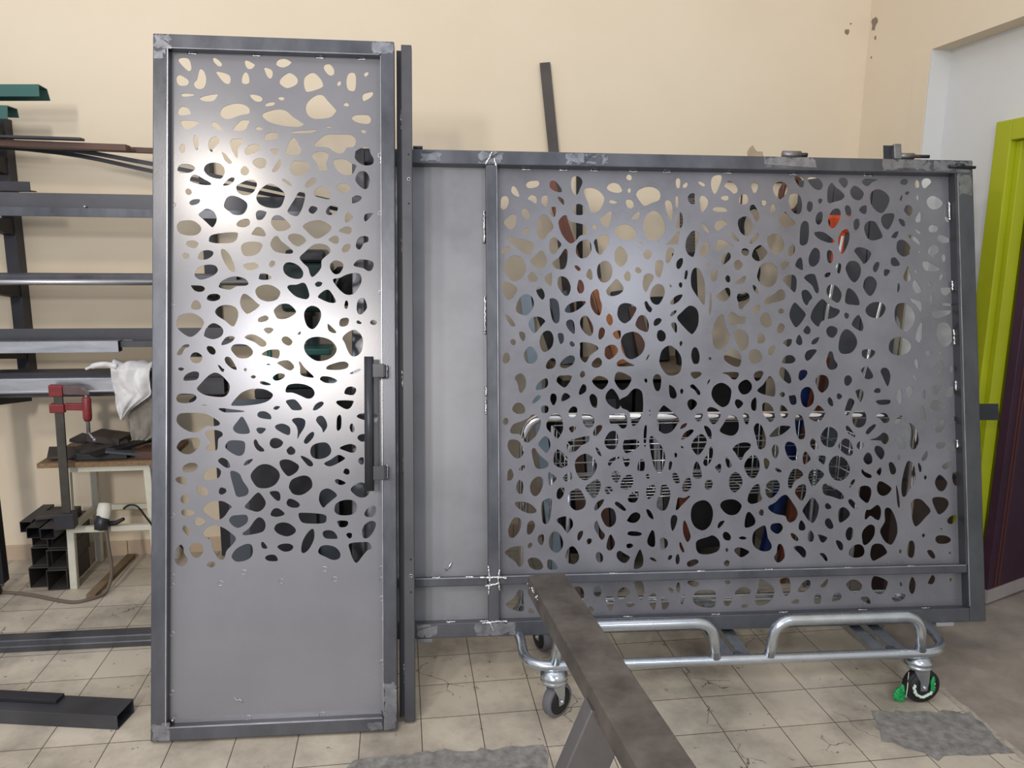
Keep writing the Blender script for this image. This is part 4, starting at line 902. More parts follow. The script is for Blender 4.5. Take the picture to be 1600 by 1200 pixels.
-1332 589 4 29 11 12 12 -9 0 -27 -8 -9
-1213 596 3 21 6 4 6 -7 -6 -23 -6 -4
-993 626 6 8 11 -14 7 -15 -4 -11 -11 1 -6 13
-1033 594 4 7 12 8 8 -7 -4 -25 -9 1
-1120 565 4 33 11 21 11 -13 8 -30 -1 -19 -21 -2
-920 595 6 21 20 21 21 0 13 -24 -1 -31 -16 -27 -19 -1 -15 17
-1300 570 7 7 6 -12 -2 -10 -8 3
-1199 566 4 12 11 0 12 -25 -1 -15 -12 0 -9 10
-981 542 7 21 19 14 19 -12 9 -24 -7 -21 -22 -20 -19 11
-1398 527 5 23 15 18 19 4 10 -16 -2 -21 -15 -16 -24 0
-1162 523 8 21 19 18 9 -21 -2 -21 -17 -15 -13 2
-1074 534 7 13 15 3 9 -14 -6 -19 -13 -5 -11 5
-1299 519 16 12 12 3 7 -12 -3 -21 -14 -15 -12 -6 -6 15
-1368 490 11 12 15 12 12 -6 -1 -24 -11 -15 -19 0 -9 9
-1261 459 4 21 10 20 5 30 14 6 12 -12 9 -24 -7 -36 -12 -24 -16 -4 -15 9
-1188 440 5 26 6 18 22 -2 19 8 4 -3 -20 -21 -16 -15 -12 -13
-1130 421 5 26 16 18 28 8 21 -9 14 -24 1 -30 -10 -30 -19 -18 -18 -2 -22 12 -13 22
-1016 449 9 18 25 7 25 -2 22 -16 1 -15 -15 -21 -25 -6 -24 10
-1301 440 10 1 12 -15 6 -18 -6 -3 -14 12
-1374 404 16 21 18 7 15 -8 0 -15 -15 -15 -19 -1 -15 7
-1208 401 6 15 12 3 8 -12 -5 -24 -13 -24 -7 15
-1161 382 5 16 7 -7 11 -30 6 -24 -7 -17 -9 -1 -12 30
-1027 377 10 14 17 3 -8 -15 -16 -14
-909 474 9 27 19 24 19 3 4 -37 6 -18 -15 -12 -25 -6 -14 7
-923 378 7 36 11 12 13 -10 12 -21 -4 -18 -19 -9 -15 -2
-811 661 7 15 9 4 11 -12 -1 -26 -11 -16 -11 10
-759 666 5 18 13 6 21 -9 9 -24 2 -25 -6 -12 -19 -1 -16 17
-659 683 6 16 9 1 12 -17 5 -18 -12 -9 -15 11
-547 667 8 18 20 15 19 -9 10 -22 1 -27 -13 -9 -22 9
-473 675 11 13 16 -7 3 -11 -17 -13 -11 6
-402 659 7 11 16 -2 13 -12 4 -19 -12 -20 -12 8 -13 19
-843 622 8 6 11 -8 4 -14 -10 -20 -9 5
-689 632 8 18 11 -3 12 -22 -4 -9 -19 -14 -7 9
-633 625 10 10 22 -1 3 -12 -7 -21 -12 7
-448 617 7 18 13 10 13 -10 4 -22 -8 -12 -16 -1
-587 591 5 21 16 18 19 3 23 -9 18 -25 3 -25 -14 -24 -26 -13 -25 8 -15 21
-799 585 7 6 17 -10 -1 -8 -13 2
-458 574 5 8 10 -11 26 -13 -2 -11 -18 2 -15 13
-396 570 15 17 6 -11 -7 -20 -9 5
-749 541 7 24 16 20 22 -2 16 -17 -10 -13 -25 -15 -14 -27 -11 3
-669 555 10 22 19 8 19 -6 16 -17 -20 -23 -25 -24 -10 13
-839 506 8 27 23 12 18 -2 9 -20 -10 -27 -25 -20 -17 9
-723 498 12 21 22 9 11 -12 -2 -27 -15 -25 -14 10
-614 509 4 15 16 5 25 -15 26 -18 12 -13 0 -14 -16 -1 -29 10 -31 9
-506 513 8 22 13 9 0 -13 -17 -19
-471 494 8 19 22 5 19 -9 3 -25 -14 -32 -19 8 -15 16
-396 512 7 19 13 2 19 -10 19 -15 -3 -13 -17 -15 -19 -2 -15 12
-829 445 28 15 23 21 19 7 15 -14 22 -33 9 -25 -10 -24 -20 -10 -12 8 -9 18 -34 7 -25 15
-694 428 16 24 24 25 21 -23 4 -21 -9 -33 -16 -21 -19 12 -15 22
-866 422 8 13 11 -7 -3 -17 -11 2
-605 445 10 9 15 -13 -3 -9 -16 -1
-512 461 9 7 16 -13 11 -19 -5 -10 -14 8 -13 15
-553 413 6 18 18 6 19 -15 3 -16 -17 -18 -22 -10 -6 14
-448 396 7 28 17 2 26 17 13 -8 4 -22 -8 -27 -16 3 -19 13 -18 -14
-607 381 7 13 13 0 12 -20 1 -15 -14 -4 -14 11
-711 368 6 18 8 3 11 -16 2 -15 -9 -7 -15 3
-822 361 4 15 16 5 19 -1 10 -14 -5 -15 -16 -11 -18 8
-420 693 26 8 19 13 10 7 16 -7 6 -21 -13 -17 -13 4 -9 10
-346 597 4 9 13 -2 12 -23 -3 -18 -13 -4 -8 10
-312 624 7 12 6 -9 -5 -14
-298 504 6 43 15 49 13 15 19 -15 7 -40 -9 -34 -20 -25 -14 -22 -13 0
-228 596 4 7 10 -17 -1 -17 -8 0
-205 546 6 9 6 -9 -7 -10
-319 507 3 10 7 -31 4 -43 -3 -13 -7 13
-161 527 12 24 13 3 20 -19 6 -15 -11 -22 -16 -7 -16 11
-90 544 5 19 14 1 9 -26 -4 -22 -10 -4 -10 10
-130 588 12 12 22 6 1 -12 -17 -18 -13 4
-101 658 8 13 21 2 -2 -17 -12 -19 -11 10
-154 669 9 12 26 0 5 -9 -12 -13 -20 -3
-212 620 10 18 14 10 -1 -22 -10 -14 -11 0
-174 456 10 13 33 -1 19 -10 5 -19 -16 -24 -23 -13 -13 14
-260 417 2 34 16 13 23 -3 19 -17 19 -28 -21 -24 -37 -34 -15 16
-115 378 11 15 23 6 6 -13 -14 -18 -19 -3
-368 413 5 17 17 0 15 -21 12 -37 1 -39 -16 -34 -13 -9 -22 13 -15 25 -3 18 10 18 10 18
-143 348 5 2 1 -6 -4 -1
-1821 373 6 20 9 18 12 10 18 -5 5 -18 -9 -29 -15 -19 -15 -4 -8 9
-1751 377 3 21 10 9 12 -2 5 -16 -8 -21 -12 -11 -9 3
-1693 415 6 8 15 0 4 -18 -13 -11 -9 6
-1642 406 15 12 24 3 21 -13 3 -22 -10 -15 -10 -12 -8 7 -14 21
-1712 341 7 13 14 2 3 -15 -4 -21 -9 -2 -8 10
-1670 332 6 23 15 12 18 -8 14 -28 -2 -24 -15 -18 -18 2 -15 17
-1563 344 6 18 14 5 1 -14 -11 -19 -7 -3
-1499 384 4 15 8 3 10 -27 18 -24 -5 -15 -9 -4 -13 20 -11 18
-1454 306 7 30 9 15 9 -10 8 -23 -9 -21 -15 -5
-1528 329 5 8 12 0 4 -9 -10 -11 -7 0
-1749 316 5 8 8 3 5 -9 -8 -10 -7 0
-1834 292 15 15 21 7 30 1 3 -11 1 -44 -5 -14 -13 -7 -13 19 -24 18
-1609 277 8 21 18 13 15 -11 11 -24 -4 -20 -17 -12 -18 5 -10 13
-1749 257 4 11 18 4 21 -7 14 -24 -6 -12 -20 -3 -21 10
-1677 246 2 15 9 3 16 -9 12 -21 -6 -8 -21 0 -10 6
-1495 272 5 13 10 2 12 -13 1 -18 -11 -8 -12 7
-1416 273 3 12 11 5 15 -10 18 -11 3 -9 -16 -16 -18 5 -12 12
-1378 311 6 4 12 1 8 -9 -11 -8 -12 1
-1591 144 15 15 18 3 15 -13 3 -24 -12 -26 -18 7 -15 21
-1504 145 6 15 15 0 9 -16 -6 -20 -12 -3 -9 9
-1416 128 9 17 18 10 15 -6 8 -15 -11 -9 -15 -14 -13 -3
-1459 114 6 11 18 -2 9 -15 -8 -30 -9 -11 -10 21
-1526 78 10 10 13 -11 -3 -8 -15 -1
-1749 78 6 8 13 -5 0 -12 -14 0
-1381 92 7 7 15 -1 9 -9 -13 -7 -13 1
-1831 107 29 19 19 29 16 -6 2 -35 -2 -37 -36 6 -20 10
-1374 352 9 9 27 -1 19 -7 -5 -8 -20 -2 -21 3
-1299 324 7 21 12 19 9 -8 3 -30 -2 -21 -10 -4 -14 8
-1250 308 1 21 12 7 15 -11 2 -18 -12 -14 -15 -1
-1176 312 5 5 10 -20 4 -16 -7 -2 -9 15
-1113 305 8 18 37 11 22 6 21 -16 6 -21 -7 -21 -28 -11 -30 -2 -22 9
-1008 342 7 10 14 -3 11 -15 -5 -14 -16 1 -9 9
-946 329 15 5 15 -6 -6 -6 -16 1
-999 285 6 7 6 -8 -6 -8
-965 281 8 10 19 1 30 -14 -3 -10 -25 -13 -18 11
-1351 233 6 27 17 33 9 -13 5 -24 -4 -24 -15 -10 -16 -1
-1290 258 6 5 12 -5 8 -11 -11 2
-1221 257 6 12 11 -1 -1 -9 -9 -8
-1192 250 4 18 8 4 5 -19 -4 -15 -8 -3
-1148 237 8 9 24 6 13 -7 -4 -9 -24 -12 -14 3
-1005 237 10 9 11 -5 -1 -12 -9 -7 -9 6
-1385 260 7 11 12 -4 -2 -10 -8 -7 -9 -1
-1349 168 3 10 24 -2 9 -30 -5 -32 -6 -8 -8 8 -9 24
-1298 106 6 16 18 8 7 -12 -1 -27 -7 -24 -9 7 -9 15
-1248 109 8 4 15 -5 7 -18 -8 -17 -15 -6 -6 15
-1221 144 6 5 12 -9 -2 -9 -9 2
-1191 146 5 19 8 0 3 -20 -6 -16 -7 5
-1148 167 16 7 21 -5 9 -10 -12 -10 -19 4
-1175 98 5 18 11 5 0 -15 -8 -20 -6 1
-1127 111 13 20 27 6 40 -4 9 -15 -2 -33 -8 -14 -37 1 -27 9 -12 13
-1003 168 10 4 10 -4 -3 -11 -11 0
-1009 90 7 15 20 3 6 -12 -13 -20 -15 0
-965 125 18 15 25 4 16 -11 -1 -14 -25 -10 -25 4
-943 72 10 7 19 -2 -2 -7 -17 -4
-894 322 7 27 22 17 22 7 7 -22 4 -25 14 -27 -5 -18 -22 -6 -25 7 -18 15
-743 340 9 2 16 -12 6 -14 -10 -4 -15 12
-676 326 4 18 8 7 11 -13 2 -18 -8 -12 -14 3
-635 332 5 3 22 -7 10 -8 -13 -15 -13 2
-526 332 5 19 13 10 12 -8 1 -24 -11 -18 -13 1
-461 331 7 18 16 15 16 5 14 -11 -2 -28 -13 -21 -20 -17 -13 2 -4 19
-565 306 8 6 17 -11 4 -17 -6 -12 -13 9
-810 254 10 14 5 27 10 8 11 -11 6 -24 -2 -21 -20 -15 -14 6
-731 285 6 8 25 -2 16 -19 -1 -18 -10 -5 -18 18
-630 262 14 2 13 -12 4 -17 -8 -1 -12 15
-514 262 10 21 26 12 19 -7 8 -21 -9 -18 -26 -6 -22 7
-429 260 8 28 20 8 22 -6 16 -22 -1 -12 -26 -15 -26 -11 -11 12
-869 168 9 2 25 -12 19 -16 5 -21 -9 -24 -20 -17 -22 -7 -21 5 -3 27 10 27
-789 166 14 8 22 -2 5 -25 -3 -30 -15 -11 -10 11 -9 31
-720 125 13 21 20 17 17 -2 -1 -22 -20 -18 -22 -1
-629 141 14 14 15 12 -1 -15 -11 -16 -14 -1
-528 144 12 13 25 4 25 -18 -3 -19 -23 -14 -16 6 -15 16
-746 80 13 11 17 -1 -5 -15
-655 99 11 11 14 -3 2 -18 -8 -16 -17 2
-585 85 7 24 19 4 12 -11 -6 -15 -26 -6
-471 88 10 8 19 -3 10 -18 -4 -8 -22 9
-428 142 8 27 19 1 38 -18 -4 -24 -13 -21 -20 -3 -22 13
-220 323 7 8 7 -8 -8 -8
-165 310 10 11 29 0 23 -12 -4 -14 -20 -6 -23 1 -12 7
-200 263 8 4 12 -3 13 -22 -7 -10 -13 8 -9 12
-281 272 9 28 16 3 7 -22 -4 -31 -8 -12 -13 4 -6 12
-314 262 5 11 7 -8 -6 -10
-315 142 6 6 6 -13 -6 -4
-277 129 7 27 10 9 10 -25 -5 -30 -10 -10 -9 10
-200 142 11 21 10 8 9 -14 -10 -20 -16 0
-347 86 8 14 35 2 13 -8 -13 -15 -29 -7
-113 151 5 7 5 -6 -5 -9
-113 255 6 3 5 -6 -7 -3'''

# ================= the room =================
WY = 3.975; RX = 2.45
mb = MB().box(-4.2, 1.95, -1.5, WY+0.1, -0.06, 0.0); struct(mb.build('floor', FLOOR))
mb = MB().box(1.95, 4.4, -1.5, WY+1.2, -0.06, 0.0); struct(mb.build('floor', CONC))
def slab(pts, z, t, m, name='floor', jag=0.012, seed=1):
    q = random.Random(seed); out = []
    for i in range(len(pts)):
        a = Vector(pts[i]); b = Vector(pts[(i+1) % len(pts)]); n = max(2, int((b-a).length/0.03))
        for k in range(n):
            p = a.lerp(b, k/n); out.append((p.x+q.uniform(-jag, jag), p.y+q.uniform(-jag, jag)))
    n = len(out); vs = [(x, y, z) for x, y in out] + [(x, y, z+t) for x, y in out]
    fs = [(i, (i+1) % n, n+(i+1) % n, n+i) for i in range(n)] + [tuple(range(n, 2*n)), tuple(range(n))[::-1]]
    return struct(MB().add(vs, fs).build(name, m))
slab([(1.62, 2.23), (1.95, 2.18), (1.93, 1.97), (1.66, 1.965), (1.55, 2.08)], 0, 0.0025, PATCH, seed=3)
slab([(-0.17, 2.19), (0.03, 2.215), (0.434, 2.185), (0.445, 1.95), (-0.22, 1.95)], 0, 0.0025, PATCH, seed=5)
slab([(1.93, 2.9), (1.96, 2.9), (1.965, 1.6), (1.94, 1.6)], 0, 0.002, LIP, jag=0.006, seed=8)
struct(MB().box(-4.2, RX, WY, WY+0.1, 0, 4.0).build('wall_back', WALL))
# right wall: solid up to the recess, beam above the recess
mb = MB().box(RX, RX+0.12, 3.46, WY, 0, 4.0).box(RX, RX+0.12, -1.5, 3.46, 2.5, 4.0)
struct(mb.build('wall_right', WALL))
struct(MB().box(RX-0.004, RX, 3.455, 3.56, 0, 2.5).build('trim_1', WALL))
# white recess with the door opening
mb = MB().box(RX+0.001, RX+0.13, 3.452, 3.459, 0, 2.5)
mb.box(RX+0.10, RX+0.2, 3.07, 3.452, 0, 2.5).box(RX+0.10, RX+0.2, -1.5, 2.05, 0, 2.5).box(RX+0.10, RX+0.2, 2.05, 3.07, 2.12, 2.5)
struct(mb.build('wall_recess', WHITEW))
# room beyond the door
struct(MB().box(RX+0.2, 4.3, 3.9, 4.0, 0, 2.6).box(4.2, 4.3, 1.0, 3.9, 0, 2.6).build('wall_beyond', WHITEW))
# green frame
fr = struct(MB().box(2.515, 2.66, 2.985, 3.075, 0, 2.125).box(2.515, 2.66, 2.045, 2.135, 0, 2.125).box(2.515, 2.66, 2.135, 2.985, 2.04, 2.125)
            .build('door_1', LIME, bevel=0.004))
MB().box(2.545, 2.60, 2.955, 2.985, 0, 2.04).box(2.545, 2.60, 2.135, 2.165, 0, 2.04).build('door_stop', LIME, fr, bevel=0.003)
lf = thing('door_leaf', 'dark purple door leaf standing open in the lime green frame', 'door', (2.605, 2.925, 0))
lf.rotation_euler = (0, 0, math.radians(21)); lf['kind'] = 'structure'
MB().box(0, 0.83, -0.02, 0.02, 0.075, 2.03).build('panel', PURPLE, lf, bevel=0.003)
MB().box(0, 0.83, -0.023, 0.023, 0.012, 0.075).build('kick_strip', WSTRIP, lf)
b = MB()
for x in (0.05, 0.075): b.box(x, x+0.008, -0.024, -0.02, 0.08, 2.02)
b.build('edge_moulding', mat('dull_bronze', (96, 58, 52), 0.5, 0.2), lf)
# skirting tiles
mb = MB(); x = -4.0
while x < RX-0.2:
    mb.box(x, x+0.197, WY-0.012, WY, 0, 0.078); x += 0.2
struct(mb.build('baseboard_back', SKIRT, bevel=0.002))
mb = MB(); y = 3.55
while y < WY-0.05:
    mb.box(RX-0.012, RX, y, min(y+0.197, WY-0.014), 0, 0.078); y += 0.2
struct(mb.build('baseboard_right', SKIRT, bevel=0.002))
# chipped plaster on the walls
def scar(cx, cz, r, seed, wall='back', m=SCAR):
    q = random.Random(seed); n = 14; pts = []
    for k in range(n):
        a = 2*math.pi*k/n; rr = r*q.uniform(0.6, 1.2); pts.append((math.cos(a)*rr*0.8, math.sin(a)*rr))
    vs = []
    for d in (0.0, 0.0015):
        for x, z in pts: vs.append((cx+x, WY-d, cz+z) if wall == 'back' else (RX-d, cx+x, cz+z))
    struct(MB().add(vs, [tuple(range(n, 2*n)), tuple(range(n))]+[(i, (i+1) % n, n+(i+1) % n, n+i) for i in range(n)]).build('wall_scar', m))
scar(3.93, 2.735, 0.035, 1, 'right'); scar(3.91, 2.66, 0.010, 5, 'right'); scar(3.93, 2.57, 0.007, 6, 'right')
scar(1.86, 2.06, 0.055, 2, m=mat('damp_plaster', (196, 176, 150), 0.9, 0, noise=0.2, nscale=20)); scar(2.13, 2.045, 0.035, 3, m=MATS['damp_plaster'])
scar(2.33, 2.70, 0.018, 4); scar(-0.72, 2.905, 0.008, 7); scar(2.345, 2.74, 0.006, 8)

# ================= perforated door leaf =================
DOOR = leaning('perforated_door', 'tall narrow steel door leaf with pebble-shaped cut-outs and a black bar handle', 'door', (-0.816, 2.362, 0.0085), -0.051, 0.209)
DW, DH = 0.787, 2.309; fd = 0.04; sd = 0.035
mb = MB().box(0, 0.048, 0, fd, 0, DH).box(DW-0.046, DW, 0, fd, 0, DH).box(0.048, DW-0.046, 0, fd, DH-0.047, DH).box(0.048, DW-0.046, 0, fd, 0, 0.044)
mb.build('frame', TUBE, DOOR, bevel=0.003)
sh = perforated([(0.046, 0.042), (DW-0.044, 0.042), (DW-0.044, DH-0.045), (0.046, DH-0.045)], decode(DOOR_HOLES), 0.002)
sho = sh.build('sheet', SHEET, DOOR); sho.location = (0, sd, 0)
def ground_patch(parent, x0, x1, z0, z1, seed, y=-0.0006, m=GROUND, name='ground_corner', jag=0.006):
    q = random.Random(seed); pts = []
    def edge(ax, az, bx, bz, j):
        n = max(2, int(math.hypot(bx-ax, bz-az)/0.008))
        for k in range(n):
            t = k/n; pts.append((ax+(bx-ax)*t+(q.uniform(-jag, jag) if j else 0), az+(bz-az)*t+(q.uniform(-jag, jag) if j else 0)))
    edge(x0, z0, x1, z0, True); edge(x1, z0, x1, z1, True); edge(x1, z1, x0, z1, True); edge(x0, z1, x0, z0, True)
    pts = [(min(max(x, x0), x1), min(max(z, z0), z1)) for x, z in pts]
    n = len(pts); vs = [(x, y, z) for x, z in pts] + [(x, 0.0002, z) for x, z in pts]
    return MB().add(vs, [tuple(range(n)), tuple(range(n, 2*n))[::-1]]+[(i, (i+1) % n, n+(i+1) % n, n+i) for i in range(n)]).build(name, m, parent)
ground_patch(DOOR, 0.001, 0.062, DH-0.050, DH-0.001, 1, jag=0.012); ground_patch(DOOR, 0.003, 0.040, DH-0.085, DH-0.052, 11, jag=0.01)
ground_patch(DOOR, DW-0.075, DW-0.001, DH-0.044, DH-0.003, 2)
ground_patch(DOOR, 0.002, 0.060, 0.002, 0.060, 3, jag=0.010); ground_patch(DOOR, DW-0.045, DW-0.002, 0.003, 0.16, 4, jag=0.010)
ground_patch(DOOR, DW-0.10, DW-0.047, 0.003, 0.030, 14, jag=0.010)
def weld(parent, pts, r=0.003, name='weld', m=WELD, seed=0):
    q = random.Random(seed); pp = []
    P = [Vector(p) for p in pts]
    for a, b in zip(P, P[1:]):
        n = max(2, int((b-a).length/0.004))
        for k in range(n): pp.append(a.lerp(b, k/n)+Vector((q.uniform(-1, 1), q.uniform(-0.5, 0.5), q.uniform(-1, 1)))*r*0.35)
    pp.append(P[-1]); return MB().tube(pp, [r*q.uniform(0.7, 1.25) for _ in pp], 7).build(name, m, parent)
# bright strips on the ground frame arrises, edge highlight put into their colour
EDGE = mat('bright_edge', (214, 216, 222), 0.3, 0.9, noise=0.5, nscale=9)
MB().box(0.0455, 0.0482, -0.0008, 0.004, 0.05, DH-0.05).build('bright_edge', EDGE, DOOR)
MB().box(DW-0.0465, DW-0.0448, -0.0008, 0.004, 0.05, DH-0.05).build('bright_edge', EDGE, DOOR)
MB().box(0.05, DW-0.05, -0.0008, 0.004, 0.0425, 0.0445).build('bright_edge', EDGE, DOOR)
MB().box(0.05, DW-0.05, -0.0008, 0.003, DH-0.0475, DH-0.0462).build('bright_edge', EDGE, DOOR)
# seam beads round the recess (door)
for k, (z0, z1) in enumerate([(1.90, 1.925), (1.72, 1.735), (0.35, 0.365)]):
    weld(DOOR, [(DW-0.048, sd-0.003, z0), (DW-0.048, sd-0.003, z1)], 0.0035, seed=k)
for k, x in enumerate((0.10, 0.31, 0.52, 0.66)):
    weld(DOOR, [(x, sd-0.002, DH-0.050), (x+0.03, sd-0.002, DH-0.050)], 0.003, seed=20+k)
weld(DOOR, [(0.055, sd-0.004, 0.053), (0.060, sd-0.004, 0.058)], 0.006, seed=31); weld(DOOR, [(DW-0.052, sd-0.004, 0.050), (DW-0.050, sd-0.004, 0.055)], 0.006, seed=32)
weld(DOOR, [(0.255, sd-0.0015, 0.118), (0.262, sd-0.002, 0.108), (0.272, sd-0.002, 0.112), (0.280, sd-0.0015, 0.103)], 0.002, seed=33)
# laser tab rings
for (x, z) in [(0.283, 0.528), (0.209, 0.494), (0.405, 0.495), (0.546, 0.531), (0.579, 0.496), (0.053, 0.522), (0.053, 0.491), (0.053, 0.334), (0.053, 0.143), (0.053, 1.75), (0.053, 1.42), (0.053, 0.72),
               (0.736, 0.528), (0.736, 0.491), (0.736, 0.427), (0.735, 0.214), (0.298, 0.050), (0.538, 0.050), (0.738, 1.93), (0.738, 1.73), (0.738, 1.46)]:
    MB().tube([(x+0.0095*math.cos(a), sd-0.0004, z+0.0075*math.sin(a)) for a in [2*math.pi*k/16 for k in range(16)]], 0.0011, 5, closed=True).build('laser_tab_ring', EDGE, DOOR)
# handle
h = MB().tube([(0.703, -0.048, 0.798), (0.703, -0.048, 1.236)], 0.0155, 24).build('handle', BLACKP, DOOR)
MB().box(0.706, 0.752, -0.056, -0.040, 0.833, 0.879).build('handle_bracket', BLACKP, DOOR, bevel=0.001)
MB().box(0.706, 0.752, -0.056, -0.040, 1.168, 1.213).build('handle_bracket', BLACKP, DOOR, bevel=0.001)
MB().box(0.744, 0.756, -0.054, 0.0, 0.836, 0.876).build('handle_lug', DARK, DOOR); MB().box(0.744, 0.756, -0.054, 0.0, 1.171, 1.210).build('handle_lug', DARK, DOOR)
weld(DOOR, [(0.757, -0.002, 0.834), (0.757, -0.002, 0.878)], 0.003, seed=41); weld(DOOR, [(0.757, -0.002, 1.170), (0.757, -0.002, 1.212)], 0.003, seed=42)
# black latch rollers seen through the upper right cut-out
# ================= jamb post beside the door =================
POST = leaning('jamb_post', 'tall steel jamb post leaning close against the right edge of the perforated door', 'post', (-0.816, 2.362, 0.0165), -0.051, 0.209)
px0, px1 = 0.808, 0.844
MB().box(px0, px1, 0.045, 0.085, 0.0, 2.312).build('body', TUBED, POST, bevel=0.002)
MB().box(0.791, px0, 0.066, 0.085, 0.01, 2.300).build('flange', DARK, POST)
for z in (1.930, 1.845, 1.760, 0.545, 0.49, 0.435):
    MB().lathe([(0.0030, 0), (0.0030, 0.0006)], (0.832, 0.0450, z), (0, -1, 0), 12).build('screw_hole', DARKER, POST)
for z in (1.845, 0.49): MB().tube([(0.832+0.0048*math.cos(a), 0.0448, z+0.0048*math.sin(a)) for a in [2*math.pi*k/16 for k in range(16)]], 0.0012, 5, closed=True).build('washer', ZINC, POST)
for k, z in enumerate((2.02, 1.58, 1.12, 0.83, 0.12)): weld(POST, [(0.808, 0.064, z), (0.806, 0.064, z+0.07)], 0.004, m=RUSTY if k % 2 else GROUND, seed=50+k)

# ================= perforated gate =================
GATE = leaning('perforated_gate', 'wide steel gate leaf with pebble-shaped cut-outs resting on the galvanised trolley', 'gate', (2.192, 2.426, 0.2), -0.0634, 0.2185)
GW, GH = 2.385, 1.777; gd = 0.05; gs = 0.044
mb = MB().box(-GW, -GW+0.045, 0, gd, 0, GH).box(-0.064, 0, 0, gd, 0, GH).box(-GW+0.045, -0.064, 0, gd, GH-0.052, GH).box(-GW+0.045, -0.064, 0, gd, 0, 0.053)
mb.build('frame', TUBE, GATE, bevel=0.003)
MB().box(-1.898, -1.857, 0.0, gd-0.004, 0.053, GH-0.052).build('mullion', TUBE, GATE, bevel=0.004)
MB().box(-GW+0.045, -1.898, 0.006, gd-0.008, 0.182, 0.212).build('mid_rail', TUBE, GATE, bevel=0.003)
MB().box(-1.857, -0.064, 0.006, gd-0.008, 0.184, 0.214).build('mid_rail', TUBE, GATE, bevel=0.003)
MB().box(-0.072, -0.064, 0.004, gd-0.002, 0.214, GH-0.052).build('edge_strip', TUBED, GATE)
holes = [h for h in decode(GATE_HOLES)]
sh = perforated([(-1.870, 0.050), (-0.060, 0.050), (-0.060, GH-0.050), (-1.870, GH-0.050)], holes, 0.002)
so = sh.build('perforated_sheet', SHEETG, GATE); so.location = (0, gs, 0)
MB().box(-GW+0.040, -1.872, gs, gs+0.002, 0.050, GH-0.050).build('plain_sheet', PLAIN, GATE)
MB().box(-1.8585, -1.8565, -0.0008, 0.004, 0.22, GH-0.06).build('bright_edge', EDGE, GATE)  # gate arrises: same bright strips with the edge highlight in their colour
MB().box(-0.0650, -0.0625, -0.0008, 0.003, 0.06, GH-0.06).build('bright_edge', EDGE, GATE)
MB().box(-1.85, -0.07, 0.0050, 0.010, 0.2125, 0.2148).build('bright_edge', EDGE, GATE)
MB().box(-GW+0.06, -1.91, 0.0050, 0.010, 0.2105, 0.2128).build('bright_edge', EDGE, GATE)
# ground patches and welds
for k, (x0, x1, z0, z1) in enumerate([(-1.925, -1.83, GH-0.050, GH-0.002), (-2.14, -2.06, GH-0.044, GH-0.004), (-1.60, -1.45, GH-0.046, GH-0.003), (-0.16, -0.001, GH-0.048, GH-0.003),
        (-0.84, -0.63, GH-0.045, GH-0.002), (-0.37, -0.17, GH-0.046, GH-0.002), (-0.060, -0.004, GH-0.14, GH-0.055), (-2.155, -2.08, 0.004, 0.050), (-1.95, -1.80, 0.004, 0.050), (-1.53, -1.44, GH-0.045, GH-0.005)]):
    ground_patch(GATE, x0, x1, z0, z1, 60+k, jag=0.014)
for k, p in enumerate([[(-1.90, -0.001, GH-0.053), (-1.885, -0.003, GH-0.030), (-1.874, -0.003, GH-0.006)], [(-1.858, -0.001, GH-0.060), (-1.868, -0.003, GH-0.030)],
        [(-1.898, -0.001, 0.150), (-1.892, -0.003, 0.200), (-1.898, -0.001, 0.255)], [(-1.857, -0.001, 0.165), (-1.862, -0.003, 0.205), (-1.857, -0.001, 0.240)], [(-1.93, -0.001, 0.213), (-1.86, -0.003, 0.213), (-1.83, 0.001, 0.208)],
        [(-1.91, -0.001, 0.182), (-1.86, -0.003, 0.190)], [(-1.897, -0.001, 0.055), (-1.885, -0.003, 0.035), (-1.878, -0.002, 0.02)], [(-1.92, -0.001, 0.050), (-1.85, -0.002, 0.054), (-1.83, -0.001, 0.054)],
        [(-1.901, 0.03, 0.80), (-1.901, 0.03, 0.855)], [(-1.900, 0.03, 0.87), (-1.900, 0.03, 0.905)], [(-1.902, 0.034, 1.10), (-1.902, 0.034, 1.24)], [(-1.903, 0.034, 1.44), (-1.903, 0.034, 1.56)],
        [(-0.075, 0.03, 1.06), (-0.075, 0.03, 1.12)], [(-0.076, 0.03, 1.27), (-0.076, 0.03, 1.31)], [(-0.078, 0.034, 1.55), (-0.078, 0.034, 1.62)], [(-0.074, 0.03, 0.88), (-0.074, 0.03, 0.92)], [(-0.074, 0.03, 0.66), (-0.074, 0.03, 0.69)],
        [(-2.05, gs-0.002, 0.235), (-2.035, gs-0.003, 0.25), (-2.03, gs-0.002, 0.262)]]):
    weld(GATE, p, 0.0045 if k < 8 else 0.005, seed=80+k)
for k, u in enumerate((-1.76, -1.62, -1.50, -1.22, -0.98, -0.72, -0.42, -1.35)):
    weld(GATE, [(u, gs-0.002, GH-0.055), (u+0.035, gs-0.002, GH-0.055)], 0.003, 'stitch_weld', seed=200+k)
for k, u in enumerate((-2.10, -1.98, -1.45, -1.12, -0.86, -0.55, -0.30)):
    weld(GATE, [(u, 0.010, 0.2145), (u+0.03, 0.010, 0.2145)], 0.0025, 'stitch_weld', seed=220+k)
    weld(GATE, [(u+0.05, 0.010, 0.0545), (u+0.085, 0.010, 0.0545)], 0.0025, 'stitch_weld', seed=240+k)
